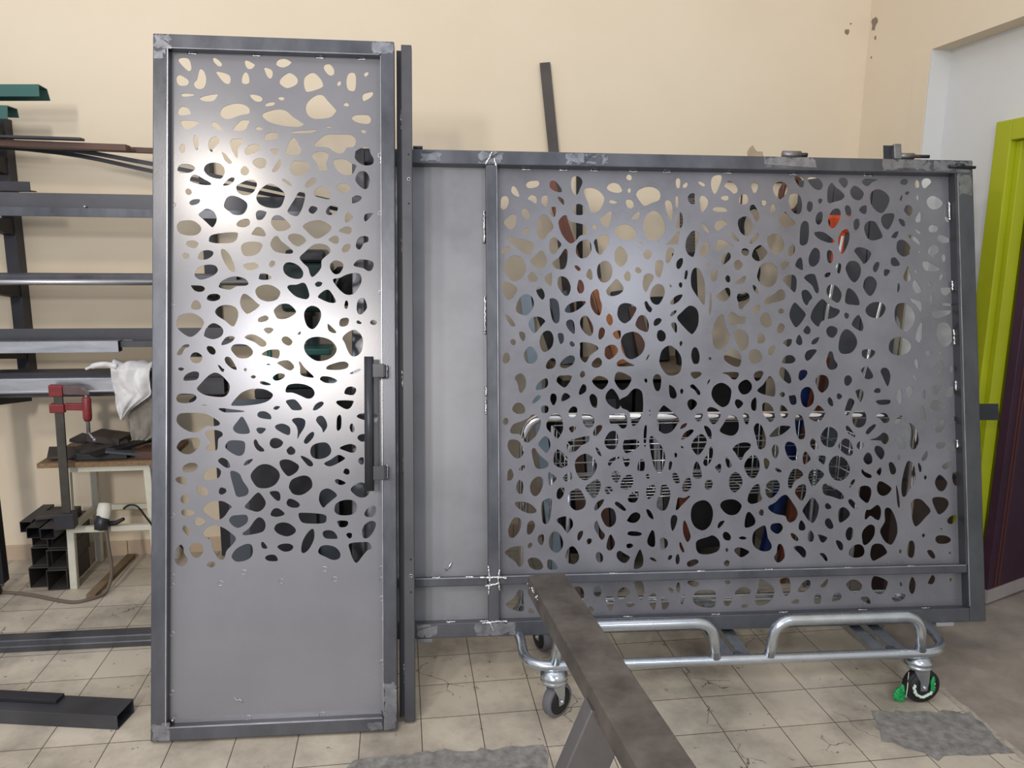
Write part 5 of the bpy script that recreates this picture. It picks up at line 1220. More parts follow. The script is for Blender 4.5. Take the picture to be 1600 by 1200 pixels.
# hinge pins and latch pieces on top edge
def pin(u0, u1, u2, z, r=0.012, y=0.02):
    g = MB().tube([(u0, y, z), (u1, y, z)], r, 20).build('hinge_pin', mat('pin_steel', (130, 128, 126), 0.35, 0.7), GATE); MB().tube([(u1, y, z), (u2, y, z)], r*0.55, 16).build('pin_tip', DARK, g); return g
pin(-0.755, -0.685, -0.658, GH+0.0145, r=0.0145); pin(-0.292, -0.228, -0.165, GH+0.018)
MB().box(-0.350, -0.318, 0.018, 0.022, GH, GH+0.058).build('bracket', DARK, GATE)
MB().box(-0.318, -0.288, 0.000, 0.034, GH+0.001, GH+0.060).build('bracket_block', GROUND, GATE, bevel=0.003)
MB().tube([(-0.10, -0.006, GH-0.026), (0.005, -0.006, GH-0.030)], 0.006, 12).tube([(-0.075, -0.010, GH-0.024), (-0.045, -0.010, GH-0.026)], 0.009, 12).build('corner_latch', DARK, GATE)
MB().box(-2.157, -2.10, 0.0, 0.02, -0.012, 0.000).build('foot_tab', GROUND, GATE); MB().box(-0.205, -0.135, -0.008, 0.02, -0.010, 0.003).build('foot_tab', ALU, GATE)
MB().tube([(-2.165, 0.02, GH+0.010), (-2.130, 0.02, GH+0.010)], 0.008, 12).build('stud', DARK, GATE)
MB().box(-0.01, 0.115, 0.052, 0.064, 0.765, 0.830).build('bolt_plate', BLACKP, GATE)

# ================= goods trolley =================
ta = -0.06
TR = thing('goods_trolley', 'galvanised tube goods trolley on castors carrying the wide perforated gate', 'trolley', (0.40, 2.335, 0), rot=(0, 0, ta))
fz = 0.197; r = 0.0175
base = smooth_arc([(0.75, 0, fz), (1.50, 0, fz), (1.60, 0.46, fz), (0.0, 0.46, fz), (0.0, 0, fz), (0.75, 0, fz)], 0.10, 8)
MB().tube(base[:-1], r, 16, closed=True).build('base_frame', ZINC, TR)
def loop(x0, x1): return MB().tube(smooth_arc([(x0, 0, fz+0.01), (x0+0.015, 0, 0.338), (x1-0.015, 0, 0.338), (x1, 0, fz+0.01)], 0.065, 8), 0.0185, 16)
loop(0.10, 0.655).build('guard_loop', ZINC, TR); loop(0.845, 1.395).build('guard_loop', ZINC, TR)
MB().tube(smooth_arc([(0.03, 0.445, fz), (0.03, 0.445, 0.955), (1.585, 0.445, 0.955), (1.585, 0.445, fz)], 0.09, 9), 0.0175, 16).build('push_hoop', CHROME, TR)
for xs in ((0.712, 0.778), (1.272, 1.345)):
    for x in xs:
        b = MB()
        b.profile([(-0.022, 0), (-0.019, 0), (-0.019, 0.021), (0.019, 0.021), (0.019, 0), (0.022, 0), (0.022, 0.024), (-0.022, 0.024)], (x, 0.018, 0.1645), (x, 0.44, 0.1645))
        b.build('cross_channel', ZINC, TR)
    MB().box(xs[0]+0.022, xs[1]-0.022, 0.016, 0.05, 0.165, 0.202).build('rubber_block', mat('blue_grey_rubber', (62, 72, 84), 0.6), TR, bevel=0.004)
def caster(x, y, ang, film=False, R=0.060):
    c = thing('castor', 'x', 'x', (x, y, 0)); del c['label']; del c['category']; c.parent = TR; c.name = 'castor'
    ax = Vector((math.cos(ang), math.sin(ang), 0)); fwv = Vector((-ax.y, ax.x, 0))
    wc = fwv*0.018 + Vector((0, 0, R))
    MB().lathe([(R-0.014, -0.0165), (R-0.003, -0.0165), (R, -0.012), (R, 0.012), (R-0.003, 0.0165), (R-0.014, 0.0165)], wc, ax, 40).build('tyre', BLACKR if film else GREYR, c)
    MB().lathe([(0.001, -0.0185), (0.02, -0.0185), (0.024, -0.0175), (R-0.012, -0.0172), (R-0.012, 0.0172), (0.024, 0.0175), (0.02, 0.0185), (0.001, 0.0185)], wc, ax, 40).build('wheel_disc', BLACKR, c)
    MB().tube([wc-ax*0.03, wc+ax*0.03], 0.006, 12).build('axle', ZINC, c)
    b = MB()
    for s in (-1, 1):
        p = [wc+ax*s*0.021, Vector((0, 0, 0.140))+ax*s*0.021]
        tang = fwv
        vs = []
        for q, w in ((p[0]-Vector((0, 0, 0.014)), 0.012), (p[0]+Vector((0, 0, 0.02)), 0.016), (p[1], 0.032)):
            for t in (-1, 1):
                for e in (-0.0012, 0.0012): vs.append(q+tang*w*t+ax*e)
        fs = []
        for i in (0, 1):
            a = i*4; fs += [(a, a+2, a+6, a+4), (a+1, a+5, a+7, a+3), (a, a+4, a+5, a+1), (a+2, a+3, a+7, a+6)]
        fs += [(0, 1, 3, 2), (8, 10, 11, 9)]
        b.add(vs, fs)
    b.build('fork', ZINC, c)
    MB().lathe([(0.0, 0.132), (0.040, 0.132), (0.047, 0.140), (0.047, 0.147), (0.042, 0.151), (0.047, 0.155), (0.047, 0.163), (0.040, 0.170), (0.034, 0.181), (0.0, 0.182)], (0, 0, 0), (0, 0, 1), 32).build('swivel_head', ZINC, c)
    if film:
        pts = []
        q = random.Random(4)
        for k in range(40):
            a = math.pi*0.9+k/39*math.pi*1.25; rr = 0.036+q.uniform(-0.003, 0.003)
            pts.append(wc + ax*(0.019+q.uniform(0, 0.002)) + fwv*math.cos(a)*rr + Vector((0, 0, math.sin(a)*rr)))
        MB().tube(pts, 0.005, 7).build('white_film', mat('white_film', (215, 232, 222), 0.5), c)
        MB().blob(wc+ax*0.022+fwv*0.028+Vector((0, 0, 0.012)), 0.017, 3, 0.5, sq=(0.5, 0.5, 1.7)).build('green_film', GSTRAP, c)
        MB().tube([wc-fwv*0.03+ax*0.0+Vector((-0.02, 0, 0.05)), wc+Vector((-0.062, -0.02, 0.002)), wc+Vector((-0.070, -0.03, -0.03))], 0.0015, 6).build('string', WHITEP, c)
    return c
caster(0.098, 0.012, math.radians(-50)); caster(1.405, 0.020, math.radians(-90), film=True, R=0.063)
caster(0.12, 0.44, math.radians(20)); caster(1.50, 0.44, math.radians(-20))
f = MB()
for i_, (dx, dz, rr) in enumerate(((0, 0, 0.020), (0.008, 0.016, 0.014), (-0.012, -0.004, 0.014), (0.010, -0.010, 0.013), (-0.004, 0.012, 0.015), (0.014, 0.028, 0.008))): f.blob((1.748+dx, 2.275, 0.027+dz), rr, 30+i_, 0.6, 20, 14, (0.9, 0.7, 1.0))
f = f.build('crumpled_film', GSTRAP); tag(f, 'crumpled bright green plastic film beside the right front trolley castor', 'plastic film')

# ================= trestle in the foreground =================
TS = thing('trestle', 'scaled grey steel box-section trestle reaching in from the bottom edge', 'trestle', (0.43, 1.0, 0))
def tb(x0, y0, z0, x1, y1, z1): return ((x0-0.43, y0-1.0, z0), (x1-0.43, y1-1.0, z1))
a, c = tb(0.3675, 1.852, 0.724, 0.497, 0.12, 0.724)
MB().hollow(a, c, 0.098, 0.05, 0.004).build('beam', RUSTY, TS, bevel=0.004)
for yy, xx in ((1.33, 0.406), (0.35, 0.48)):
    for s in (-1, 1):
        MB().beam(*tb(xx+s*0.014, yy, 0.698, xx+s*0.30, yy+(-0.03), 0.0), 0.085, 0.05, side=(0, 1, 0)).build('leg', mat('leg_steel', (122, 119, 120), 0.42, 0.5, noise=0.3, nscale=6), TS, bevel=0.003)
    MB().beam(*tb(xx-0.17, yy-0.015, 0.30, xx+0.17, yy-0.015, 0.30), 0.03, 0.03).build('spreader', DARK, TS)
b = MB(); q = random.Random(2)
for k in range(16):
    t = q.uniform(0, 0.10); b.blob((0.318-0.43+q.uniform(-0.002, 0.004)+t*0.07, 1.84-1.0-t, 0.738+q.uniform(-0.016, 0.006)), q.uniform(0.0015, 0.0035), k, 0.2, 8, 6)
b.build('weld_spatter', WELD, TS)
b = MB(); b.blob((-0.068, 0.34, 0.712), 0.007, 3, 0.3, 12, 8, (0.6, 1, 1.4)).blob((-0.052, 0.27, 0.690), 0.004, 4, 0.3, 10, 8, (0.6, 2.2, 1.0)); b.build('weld', WELD, TS)

# ================= wall rack on the left =================
def rack_upright(x, z0, z1, label, arms):
    t = thing('rack_upright', label, 'rack', (x, 3.93, z0), group='uprights of the wall rack')
    MB().box(-0.027, 0.027, -0.03, 0.045, 0, z1-z0).build('column', DARK, t, bevel=0.002)
    for z in arms:
        w = 0.46
        vs = [(-0.022, -0.03, z-z0), (-0.022, -w, z-z0), (-0.022, -w, z-z0-0.012), (-0.022, -0.03, z-z0-0.075)]
        vs += [(0.022, y, zz) for _, y, zz in vs]
        MB().add(vs, [(0, 1, 2, 3), (7, 6, 5, 4), (0, 4, 5, 1), (1, 5, 6, 2), (2, 6, 7, 3), (3, 7, 4, 0)]).build('arm', DARKER, t)
    return t
ARMS = (2.075, 1.955, 1.685, 1.400, 1.110, 0.905)
rack_upright(-1.775, 0.86, 2.13, 'dark steel rack upright with arms at the left edge of the photo', ARMS)
rack_upright(-0.90, 0.0, 2.02, 'dark steel rack upright seen through the left of the door cut-outs', (1.40, 1.11, 0.905))
def bar(name, label, cat, a, b, build, m, bevel=0.001, group=None):
    o = build(MB(), a, b).build(name, m, None, bevel); return tag(o, label, cat, group)
def boxt(w, h, t=0.003): return lambda mb, a, b: mb.hollow(a, b, w, h, t)
def flat(w, h): return lambda mb, a, b: mb.beam(a, b, w, h)
def chan(w, h, t, up=True):
    s = 1 if up else -1
    return lambda mb, a, b: mb.profile([(-w/2, 0), (w/2, 0), (w/2, s*h), (w/2-t, s*h), (w/2-t, s*t), (-w/2+t, s*t), (-w/2+t, s*h), (-w/2, s*h)], a, b)
def ang(w, h, t): return lambda mb, a, b: mb.profile([(-w/2, 0), (w/2, 0), (w/2, h), (w/2-t, h), (w/2-t, t), (-w/2, t)], a, b)
XL = -2.7
bar('green_profile', 'green painted folded steel profile, topmost on the left wall rack', 'steel profile', (XL, 3.66, 2.132), (-1.462, 3.64, 2.175), lambda mb, a, b: mb.profile([(-0.05, 0), (-0.03, 0.045), (0.045, 0.05), (0.055, 0.0), (0.051, 0.0), (0.042, 0.046), (-0.028, 0.041), (-0.046, 0)], a, b), GREEN)
bar('green_profile', 'shorter green painted folded steel profile under the topmost one', 'steel profile', (XL, 3.60, 2.076), (-1.575, 3.60, 2.076), lambda mb, a, b: mb.profile([(-0.05, 0.02), (-0.04, 0.055), (0.045, 0.055), (0.055, 0.0), (0.051, 0.0), (0.042, 0.051), (-0.037, 0.051), (-0.046, 0.02)], a, b), GREEN)
bar('flat_bar', 'thin dark flat bar ending short on the upper arm of the left rack', 'steel bar', (XL, 3.56, 2.012), (-1.300, 3.56, 2.006), flat(0.05, 0.010), DARK)
bar('flat_bar', 'brown rusted flat bar with an angled tip on the upper rack arm', 'steel bar', (XL, 3.62, 1.998), (-1.135, 3.60, 1.978), lambda mb, a, b: mb.profile([(-0.03, -0.012), (0.03, -0.012), (0.03, 0.014), (-0.03, 0.014)], a, b), BROWN)
bar('flat_bar', 'brown flat bar running behind the left door stile at rack top', 'steel bar', (-1.9, 3.70, 1.995), (-0.98, 3.70, 1.980), flat(0.04, 0.022), BROWN)
# two long bars sagging down to the right
for k, (dy, dz) in enumerate(((0.0, 0.0), (0.045, -0.030))):
    pts = spline([(XL, 3.70+dy, 2.02+dz*0.3), (-1.60, 3.70+dy, 1.992+dz*0.4), (-1.074, 3.70+dy, 1.926+dz), (-0.632, 3.70+dy, 1.845+dz), (-0.278, 3.70+dy, 1.775+dz)], 6, False)
    b = MB()
    vs = []; fs = []
    for p in pts:
        for i, j in ((-0.012, -0.009), (0.012, -0.009), (0.012, 0.009), (-0.012, 0.009)): vs.append((p[0], p[1]+i, p[2]+j))
    for i in range(len(pts)-1):
        for q_ in range(4): fs.append((i*4+q_, i*4+(q_+1) % 4, i*4+4+(q_+1) % 4, i*4+4+q_))
    fs += [(3, 2, 1, 0), tuple((len(pts)-1)*4+i for i in range(4))]
    tag(b.add(vs, fs).build('square_bar', DARK), ('upper' if k == 0 else 'lower')+' of two thin steel bars sagging to the right behind the door', 'steel bar')
bar('channel', 'wide steel channel with a loose bolt on it, second rack level', 'steel channel', (XL, 3.60, 1.697), (-0.30, 3.60, 1.697), lambda mb, a, b: mb.profile([(-0.06, 0.0), (0.05, 0.0), (0.05, 0.088), (0.045, 0.088), (0.045, 0.006), (-0.055, 0.006), (-0.055, 0.03), (-0.06, 0.03)], a, b), TUBED)
bar('box_tube', 'slim steel box tube lying in front of the wide channel', 'steel tube', (XL, 3.515, 1.706), (-0.42, 3.515, 1.706), boxt(0.03, 0.036), TUBE)
bar('angle_bar', 'dark steel angle ending above the second rack level', 'steel angle', (XL, 3.62, 1.792), (-1.535, 3.62, 1.792), ang(0.06, 0.04, 0.005), DARK)
tag(MB().lathe([(0.008, 0), (0.008, 0.005), (0.0045, 0.006), (0.0045, 0.022), (0, 0.022)], (-1.306, 3.545, 1.728), (0.2, -1, 0.15), 12).build('bolt', ZINC), 'small zinc bolt lying on the wide channel of the rack', 'bolt')
bar('box_tube', 'dark steel box tube at the back of the third rack level', 'steel tube', (XL, 3.68, 1.425), (-0.60, 3.68, 1.425), boxt(0.05, 0.045), TUBED)
bar('box_tube', 'grey steel box tube in the middle of the third rack level', 'steel tube', (XL, 3.62, 1.424), (-0.72, 3.62, 1.424), boxt(0.04, 0.040), TUBE)
bar('round_tube', 'bright steel pipe along the front of the third rack level', 'steel pipe', (XL, 3.555, 1.414), (-0.66, 3.555, 1.414), lambda mb, a, b: mb.tube([a, b], 0.0125, 16), ALU, 0)
bar('channel', 'dark open channel at the back of the fourth rack level', 'steel channel', (XL, 3.66, 1.124), (-0.77, 3.66, 1.124), lambda mb, a, b: mb.profile([(-0.05, 0), (0.05, 0), (0.05, 0.085), (0.046, 0.085), (0.046, 0.004), (-0.046, 0.004), (-0.046, 0.02), (-0.05, 0.02)], a, b), TUBED)
bar('box_tube', 'pale box tube with a cut end on the fourth rack level', 'steel tube', (XL, 3.55, 1.138), (-1.215, 3.55, 1.138), boxt(0.05, 0.050), ALU)
bar('box_tube', 'darker box tube behind the pale one on the fourth rack level', 'steel tube', (-1.6, 3.57, 1.1445), (-0.68, 3.57, 1.1445), boxt(0.03, 0.026), TUBED)
bar('angle_clip', 'small pale clip inside the dark channel on the rack', 'clip', (-1.215, 3.60, 1.139), (-1.175, 3.60, 1.139), ang(0.02, 0.02, 0.003), ALU)
bar('flat_bar', 'dark flat bar behind the aluminium channel on the lowest rack level', 'steel bar', (XL, 3.60, 1.010), (-0.74, 3.60, 1.010), flat(0.10, 0.028), DARK)
bar('box_tube', 'dark square tube under the flat bar on the lowest rack level', 'steel tube', (XL, 3.64, 0.950), (-0.80, 3.64, 0.950), boxt(0.08, 0.09), TUBED)
bar('channel', 'bright aluminium channel along the front of the lowest rack level', 'metal channel', (XL, 3.545, 0.938), (-1.10, 3.545, 0.938), lambda mb, a, b: mb.profile([(-0.03, 0.0), (0.03, 0.0), (0.034, 0.006), (0.030, 0.010), (0.030, 0.062), (0.026, 0.066), (-0.03, 0.066)], a, b), ALU)
tag(MB().lathe([(0.009, 0), (0.009, 0.006), (0.004, 0.007), (0.004, 0.02), (0, 0.02)], (-1.235, 3.512, 0.975), (0.1, -1, 0.1), 12).build('bolt', ZINC), 'small zinc bolt on the bright aluminium channel', 'bolt')

# clamp
CL = thing('bar_clamp', 'red jawed steel bar clamp standing upright in front of the rack', 'clamp', (-1.475, 3.49, 0.405), rot=(math.radians(1.5), math.radians(2.0), 0))
MB().box(-0.018, 0.018, -0.006, 0.006, 0, 0.575).build('rail', mat('clamp_rail', (92, 90, 86), 0.45, 0.7, noise=0.3, nscale=20), CL, bevel=0.002)
MB().box(-0.034, 0.022, -0.014, 0.014, 0.528, 0.578).build('fixed_jaw', RED, CL, bevel=0.005)
vs = [(0.022, 0.574), (0.06, 0.578), (0.10, 0.566), (0.128, 0.548), (0.128, 0.535), (0.022, 0.537)]
n = len(vs); MB().add([(x, -0.009, z) for x, z in vs]+[(x, 0.009, z) for x, z in vs], [tuple(range(n)), tuple(range(n, 2*n))[::-1]]+[(i, (i+1) % n, n+(i+1) % n, n+i) for i in range(n)]).build('jaw_arm', mat('worn_red_grey', (110, 92, 92), 0.5, 0.3, noise=0.4, nscale=30), CL, bevel=0.003)
MB().box(-0.036, 0.024, -0.015, 0.015, 0.455, 0.495).build('sliding_jaw', RED, CL, bevel=0.005)
MB().box(0.024, 0.105, -0.009, 0.009, 0.467, 0.498).build('sliding_arm', RED, CL, bevel=0.004)
MB().lathe([(0.014, 0.42), (0.018, 0.435), (0.018, 0.52), (0.012, 0.527)], (0.112, 0, 0), (0, 0, 1), 16).build('screw_housing', RED, CL)
s_ = MB().lathe([(0.008, 0.36), (0.008, 0.54)], (0.112, 0, 0), (0, 0, 1), 14).build('screw', ZINCD, CL)
MB().tube([(0.112, -0.004, 0.372), (0.130, -0.012, 0.350), (0.140, -0.016, 0.342)], 0.005, 10).blob((0.142, -0.017, 0.340), 0.009, 1, 0.05, 12, 8).build('tommy_bar', ZINCD, s_)

# rag over the lowest rack level
def cloth(name, m, rows, y0, seed, label, cat, amp=0.012, back=0.10):
    # rows: (height, left edge, right edge); the first rows lie back over the shelf
    nu, nv = 60, 56; vs = []; q = random.Random(seed); ph = [q.uniform(0, 6) for _ in range(8)]
    sp = spline([(float(i),)+r_ for i, r_ in enumerate(rows)], 12, False)
    for j in range(nv+1):
        t = j/nv; f = t*(len(sp)-1); k0 = min(int(f), len(sp)-2); g_ = f-k0
        z, xl, xr = [sp[k0][n_+1]*(1-g_)+sp[k0+1][n_+1]*g_ for n_ in range(3)]
        for i in range(nu+1):
            s = i/nu; x = xl+(xr-xl)*s
            fold = amp*(math.sin(s*6.5+ph[0]+1.8*t)+0.55*math.sin(s*13+ph[1]-2.5*t+1.2*math.sin(4*t+ph[2]))+0.4*math.sin(9*t+5*s+ph[3])+0.25*math.sin(21*t-11*s+ph[4]))
            y = y0 - abs(fold) - 0.004
            zz = z + 0.004*math.sin(11*s+ph[5])*(1-t)
            if t < 0.22: y += (0.22-t)/0.22*back; zz -= (0.22-t)*0.05; zz += abs(fold)*0.8*(0.22-t)/0.22
            vs.append((x+0.003*math.sin(t*15+ph[6]), y, zz))
    k = len(vs); vs += [(x, y+0.003, z) for x, y, z in vs]
    fs = []; W_ = nu+1
    for j in range(nv):
        for i in range(nu):
            a = j*W_+i; fs.append((a, a+1, a+W_+1, a+W_)); fs.append((k+a, k+a+W_, k+a+W_+1, k+a+1))
    for i in range(nu): fs += [(i, k+i, k+i+1, i+1), (nv*W_+i, nv*W_+i+1, k+nv*W_+i+1, k+nv*W_+i)]
    for j in range(nv): fs += [(j*W_, (j+1)*W_, k+(j+1)*W_, k+j*W_), (j*W_+nu, k+j*W_+nu, k+(j+1)*W_+nu, (j+1)*W_+nu)]
    return tag(MB().add(vs, fs, True).build(name, m), label, cat)
cloth('rag', RAG, [(1.070, -1.245, -1.075), (1.066, -1.243, -1.075), (1.02, -1.238, -1.078), (0.97, -1.236, -1.082), (0.93, -1.234, -1.088), (0.895, -1.230, -1.128), (0.86, -1.226, -1.172), (0.822, -1.219, -1.207)], 3.492, 4, 'crumpled stained white rag hanging over the lowest rack level', 'rag')
cloth('rag', RAG2, [(0.935, -1.20, -1.075), (0.90, -1.20, -1.072), (0.86, -1.205, -1.072), (0.82, -1.203, -1.074), (0.78, -1.195, -1.08), (0.74, -1.190, -1.09), (0.715, -1.195, -1.13)], 3.540, 9, 'grey rag hanging out from under the white rag', 'rag', amp=0.009, back=0.0)
tag(MB().tube(spline([(-1.345, 3.50, 1.045), (-1.30, 3.49, 1.062), (-1.26, 3.49, 1.066), (-1.215, 3.49, 1.055)], 4, False), [0.006]*3+[0.012]*7+[0.014]*3, 10).build('rag_end', RAG), 'rolled loose end of the white rag lying on the rack', 'rag')

# stool
ST = thing('stool', 'cream painted steel stool with a chipboard top under the rack', 'stool', (-1.33, 3.75, 0))
w_, d_ = 0.18, 0.15
for sx in (-1, 1):
    for sy_ in (-1, 1):
        MB().beam((sx*(w_+0.006), sy_*(d_+0.004), 0), (sx*(w_-0.008), sy_*d_, 0.575), 0.032, 0.028, side=(0, 1, 0)).build('leg', CREAM, ST, bevel=0.003)
for sy_ in (-1, 1): MB().beam((-w_-0.006, sy_*d_, 0.575), (w_+0.006, sy_*d_, 0.575), 0.03, 0.03).build('top_rail', CREAM, ST, bevel=0.002); MB().beam((-w_, sy_*(d_+0.002), 0.285), (w_, sy_*(d_+0.002), 0.285), 0.026, 0.026).build('stretcher', CREAM, ST, bevel=0.002)
for sx in (-1, 1): MB().beam((sx*w_, -d_, 0.285), (sx*w_, d_, 0.285), 0.026, 0.026).build('stretcher', CREAM, ST, bevel=0.002); MB().beam((sx*w_, -d_, 0.575), (sx*w_, d_, 0.575), 0.026, 0.03).build('top_rail', CREAM, ST, bevel=0.002)
MB().box(-0.28, 0.27, -0.19, 0.18, 0.590, 0.612).build('seat_board', CHIP, ST, bevel=0.002)
# scrap plates on the stool
q = random.Random(12)
SC = [(-1.50, 3.70, 0.22, 0.20, 0.010, 0.35, 0.618, 6, 'flat dark plate at the left of the scrap on the stool', SCRAP), (-1.42, 3.82, 0.26, 0.12, 0.016, -0.1, 0.632, 10, 'dark plate near the back of the scrap on the stool', DARK),
      (-1.35, 3.62, 0.22, 0.08, 0.026, 0.05, 0.618, 0, 'dark steel block across the front of the scrap pile', DARK), (-1.13, 3.64, 0.14, 0.12, 0.034, -0.1, 0.614, 0, 'short brown block at the right of the scrap on the stool', BROWN),
      (-1.38, 3.70, 0.20, 0.14, 0.018, 0.5, 0.646, -9, 'tilted dark plate on the scrap pile, above the front block', SCRAP), (-1.24, 3.68, 0.36, 0.07, 0.012, 0.75, 0.655, -5, 'long dark strip lying across the top of the scrap pile', DARKER),
      (-1.36, 3.74, 0.16, 0.13, 0.030, -0.2, 0.668, 6, 'thick rust-brown offcut on top of the scrap pile', mat('scale_brown', (84, 74, 70), 0.6, 0.3, noise=0.3, nscale=14)), (-1.25, 3.60, 0.16, 0.07, 0.010, 0.3, 0.640, 12, 'small bright-edged plate at the front of the scrap pile', SLATE)]
for k, (x, y, w, d, h_, a_, z, tl, lb, mm) in enumerate(SC):
    m4 = Matrix.Translation((x, y, z)) @ Matrix.Rotation(a_, 4, 'Z') @ Matrix.Rotation(math.radians(tl), 4, 'Y')
    o = MB().box(-w/2, w/2, -d/2, d/2, 0.0, h_, m4).build('scrap_plate', mm, None, 0.001); tag(o, lb, 'scrap metal', 'scrap steel on the stool')
# stack of box tube offcuts
def offcut(x, z, y0, y1, w, h, lb, a_=0.0, m=DARK):
    c_, s2 = math.cos(a_), math.sin(a_)
    p0 = Vector((x, y0, z+h/2)); p1 = p0 + Vector((-s2*(y1-y0)*1.0, c_*(y1-y0), 0))
    return tag(MB().hollow(p0, p1, w, h, 0.003).build('box_tube_offcut', m, None, 0.001), lb, 'steel offcut', 'stacked box tube offcuts')
OFF = [(-1.675, 0.0, 3.62, 'bottom row, left tube of the stacked offcuts under the clamp'), (-1.582, 0.0, 3.58, 'bottom row, right tube of the stacked offcuts under the clamp'),
       (-1.665, 0.10, 3.64, 'second row, left tube of the stacked offcuts'), (-1.582, 0.10, 3.60, 'second row, right tube of the stacked offcuts'),
       (-1.665, 0.19, 3.66, 'third row, left tube of the stacked offcuts'), (-1.582, 0.19, 3.62, 'third row, right tube of the stacked offcuts')]
for k, (x, z, y0, lb) in enumerate(OFF): offcut(x, z, y0, y0+0.26, 0.088, 0.098 if k < 2 else 0.088, lb, m=OFFC)
offcut(-1.70, 0.280, 3.60, 3.84, 0.05, 0.05, 'small square offcut at the left of the top row', m=DARK)
offcut(-1.635, 0.280, 3.52, 3.80, 0.055, 0.05, 'small square offcut in the middle of the top row', m=DARKER)
offcut(-1.568, 0.280, 3.50, 3.80, 0.06, 0.05, 'square offcut at the right of the top row', m=DARK)
o = MB().box(-0.07, 0.07, -0.04, 0.04, 0, 0.018, Matrix.Translation((-1.60, 3.66, 0.3315)) @ Matrix.Rotation(0.2, 4, 'Z')).build('steel_block', SCRAP, None, 0.002); tag(o, 'flat dark steel block on top of the tube offcuts', 'steel block')
CLB = MB().box(-0.04, 0.04, -0.03, 0.03, 0, 0.070, Matrix.Translation((-1.485, 3.50, 0.3315)) @ Matrix.Rotation(0.1, 4, 'Z')).build('steel_block', DARK, None, 0.002); tag(CLB, 'dark steel block under the foot of the bar clamp', 'steel block')
# grinder lying on the stool rail
GR = thing('angle_grinder', 'white and black power tool hanging on the lower rail of the stool', 'power tool', (-1.355, 3.578, 0.36), rot=(0, math.radians(35), math.radians(-20)))
MB().lathe([(0.0, -0.03), (0.022, -0.03), (0.030, -0.015), (0.031, 0.02), (0.026, 0.05), (0, 0.052)], (0, 0, 0), (-0.5, 0.3, 0.6), 20).build('gear_housing', WHITEP, GR)
MB().lathe([(0.0, -0.02), (0.028, -0.018), (0.032, 0.01), (0.028, 0.045), (0, 0.05)], (0.012, -0.012, -0.02), (0.5, -0.3, -0.6), 20).build('motor_body', BLACKP, GR)
MB().tube([(0.03, 0, -0.035), (0.065, 0.01, -0.005), (0.085, 0.015, 0.035)], [0.013, 0.011, 0.008], 12).build('cord_guard', BLACKR, GR)
c_ = spline([(-1.265, 3.57, 0.385), (-1.235, 3.56, 0.405), (-1.20, 3.56, 0.395), (-1.165, 3.57, 0.33), (-1.13, 3.58, 0.27), (-1.06, 3.62, 0.20), (-1.0, 3.68, 0.05), (-0.96, 3.7, 0.006)], 6, False)
tag(MB().tube(c_, 0.0045, 8).build('power_cord', BLACKR), 'thin black cord looping from the power tool behind the door', 'cord')
c_ = spline([(-1.345, 3.56, 0.335), (-1.335, 3.545, 0.22), (-1.325, 3.53, 0.10), (-1.345, 3.50, 0.02), (-1.39, 3.455, 0.008), (-1.46, 3.43, 0.007), (-1.56, 3.47, 0.007), (-1.68, 3.53, 0.007), (-1.80, 3.57, 0.007), (-1.95, 3.60, 0.007)], 8, False)
tag(MB().tube(c_, 0.0075, 10).build('hose', mat('brown_hose', (104, 92, 80), 0.6)), 'brown hose curving across the floor tiles from the stool', 'hose')
tag(MB().beam((-1.40, 3.47, 0.011), (-1.375, 3.93, 0.011), 0.04, 0.02).build('wood_strip', mat('worn_wood', (140, 118, 92), 0.8, 0, noise=0.4, nscale=12)), 'worn brown strip lying on the floor between stool and wall', 'strip')
PL = thing('steel_post', 'black steel post on a small castor at the left edge', 'post', (-1.83, 3.58, 0))
MB().beam((0, 0, 0.055), (0.0, 0, 1.05), 0.07, 0.05, side=(0, 1, 0)).build('column', DARKER, PL, bevel=0.002)
MB().lathe([(0.0, -0.012), (0.022, -0.012), (0.026, -0.006), (0.026, 0.006), (0.022, 0.012), (0, 0.012)], (0.0, -0.01, 0.026), (1, 0.3, 0), 20).build('wheel', BLACKR, PL)
MB().beam((0, 0, 0.03), (0, 0, 0.06), 0.03, 0.03, side=(0, 1, 0)).build('wheel_fork', ZINCD, PL)
# bars on the floor
bar('box_tube', 'dark rectangular steel tube with an open end on the floor, bottom left', 'steel tube', (-2.2, 2.775, 0.0256), (-0.935, 2.503, 0.0256), boxt(0.10, 0.05, 0.003), TUBED)
bar('box_tube', 'thinner dark bar lying on the rectangular tube, bottom left', 'steel bar', (-2.2, 2.80, 0.058), (-1.165, 2.572, 0.058), flat(0.045, 0.012), DARK)
bar('channel', 'long grey steel channel on the floor passing behind the door', 'steel channel', (-2.4, 3.07, 0.001), (-0.35, 3.02, 0.001), lambda mb, a, b: mb.profile([(-0.03, 0), (0.03, 0), (0.033, 0.022), (0.030, 0.026), (0.030, 0.046), (0.026, 0.050), (-0.03, 0.050)], a, b), TUBE)

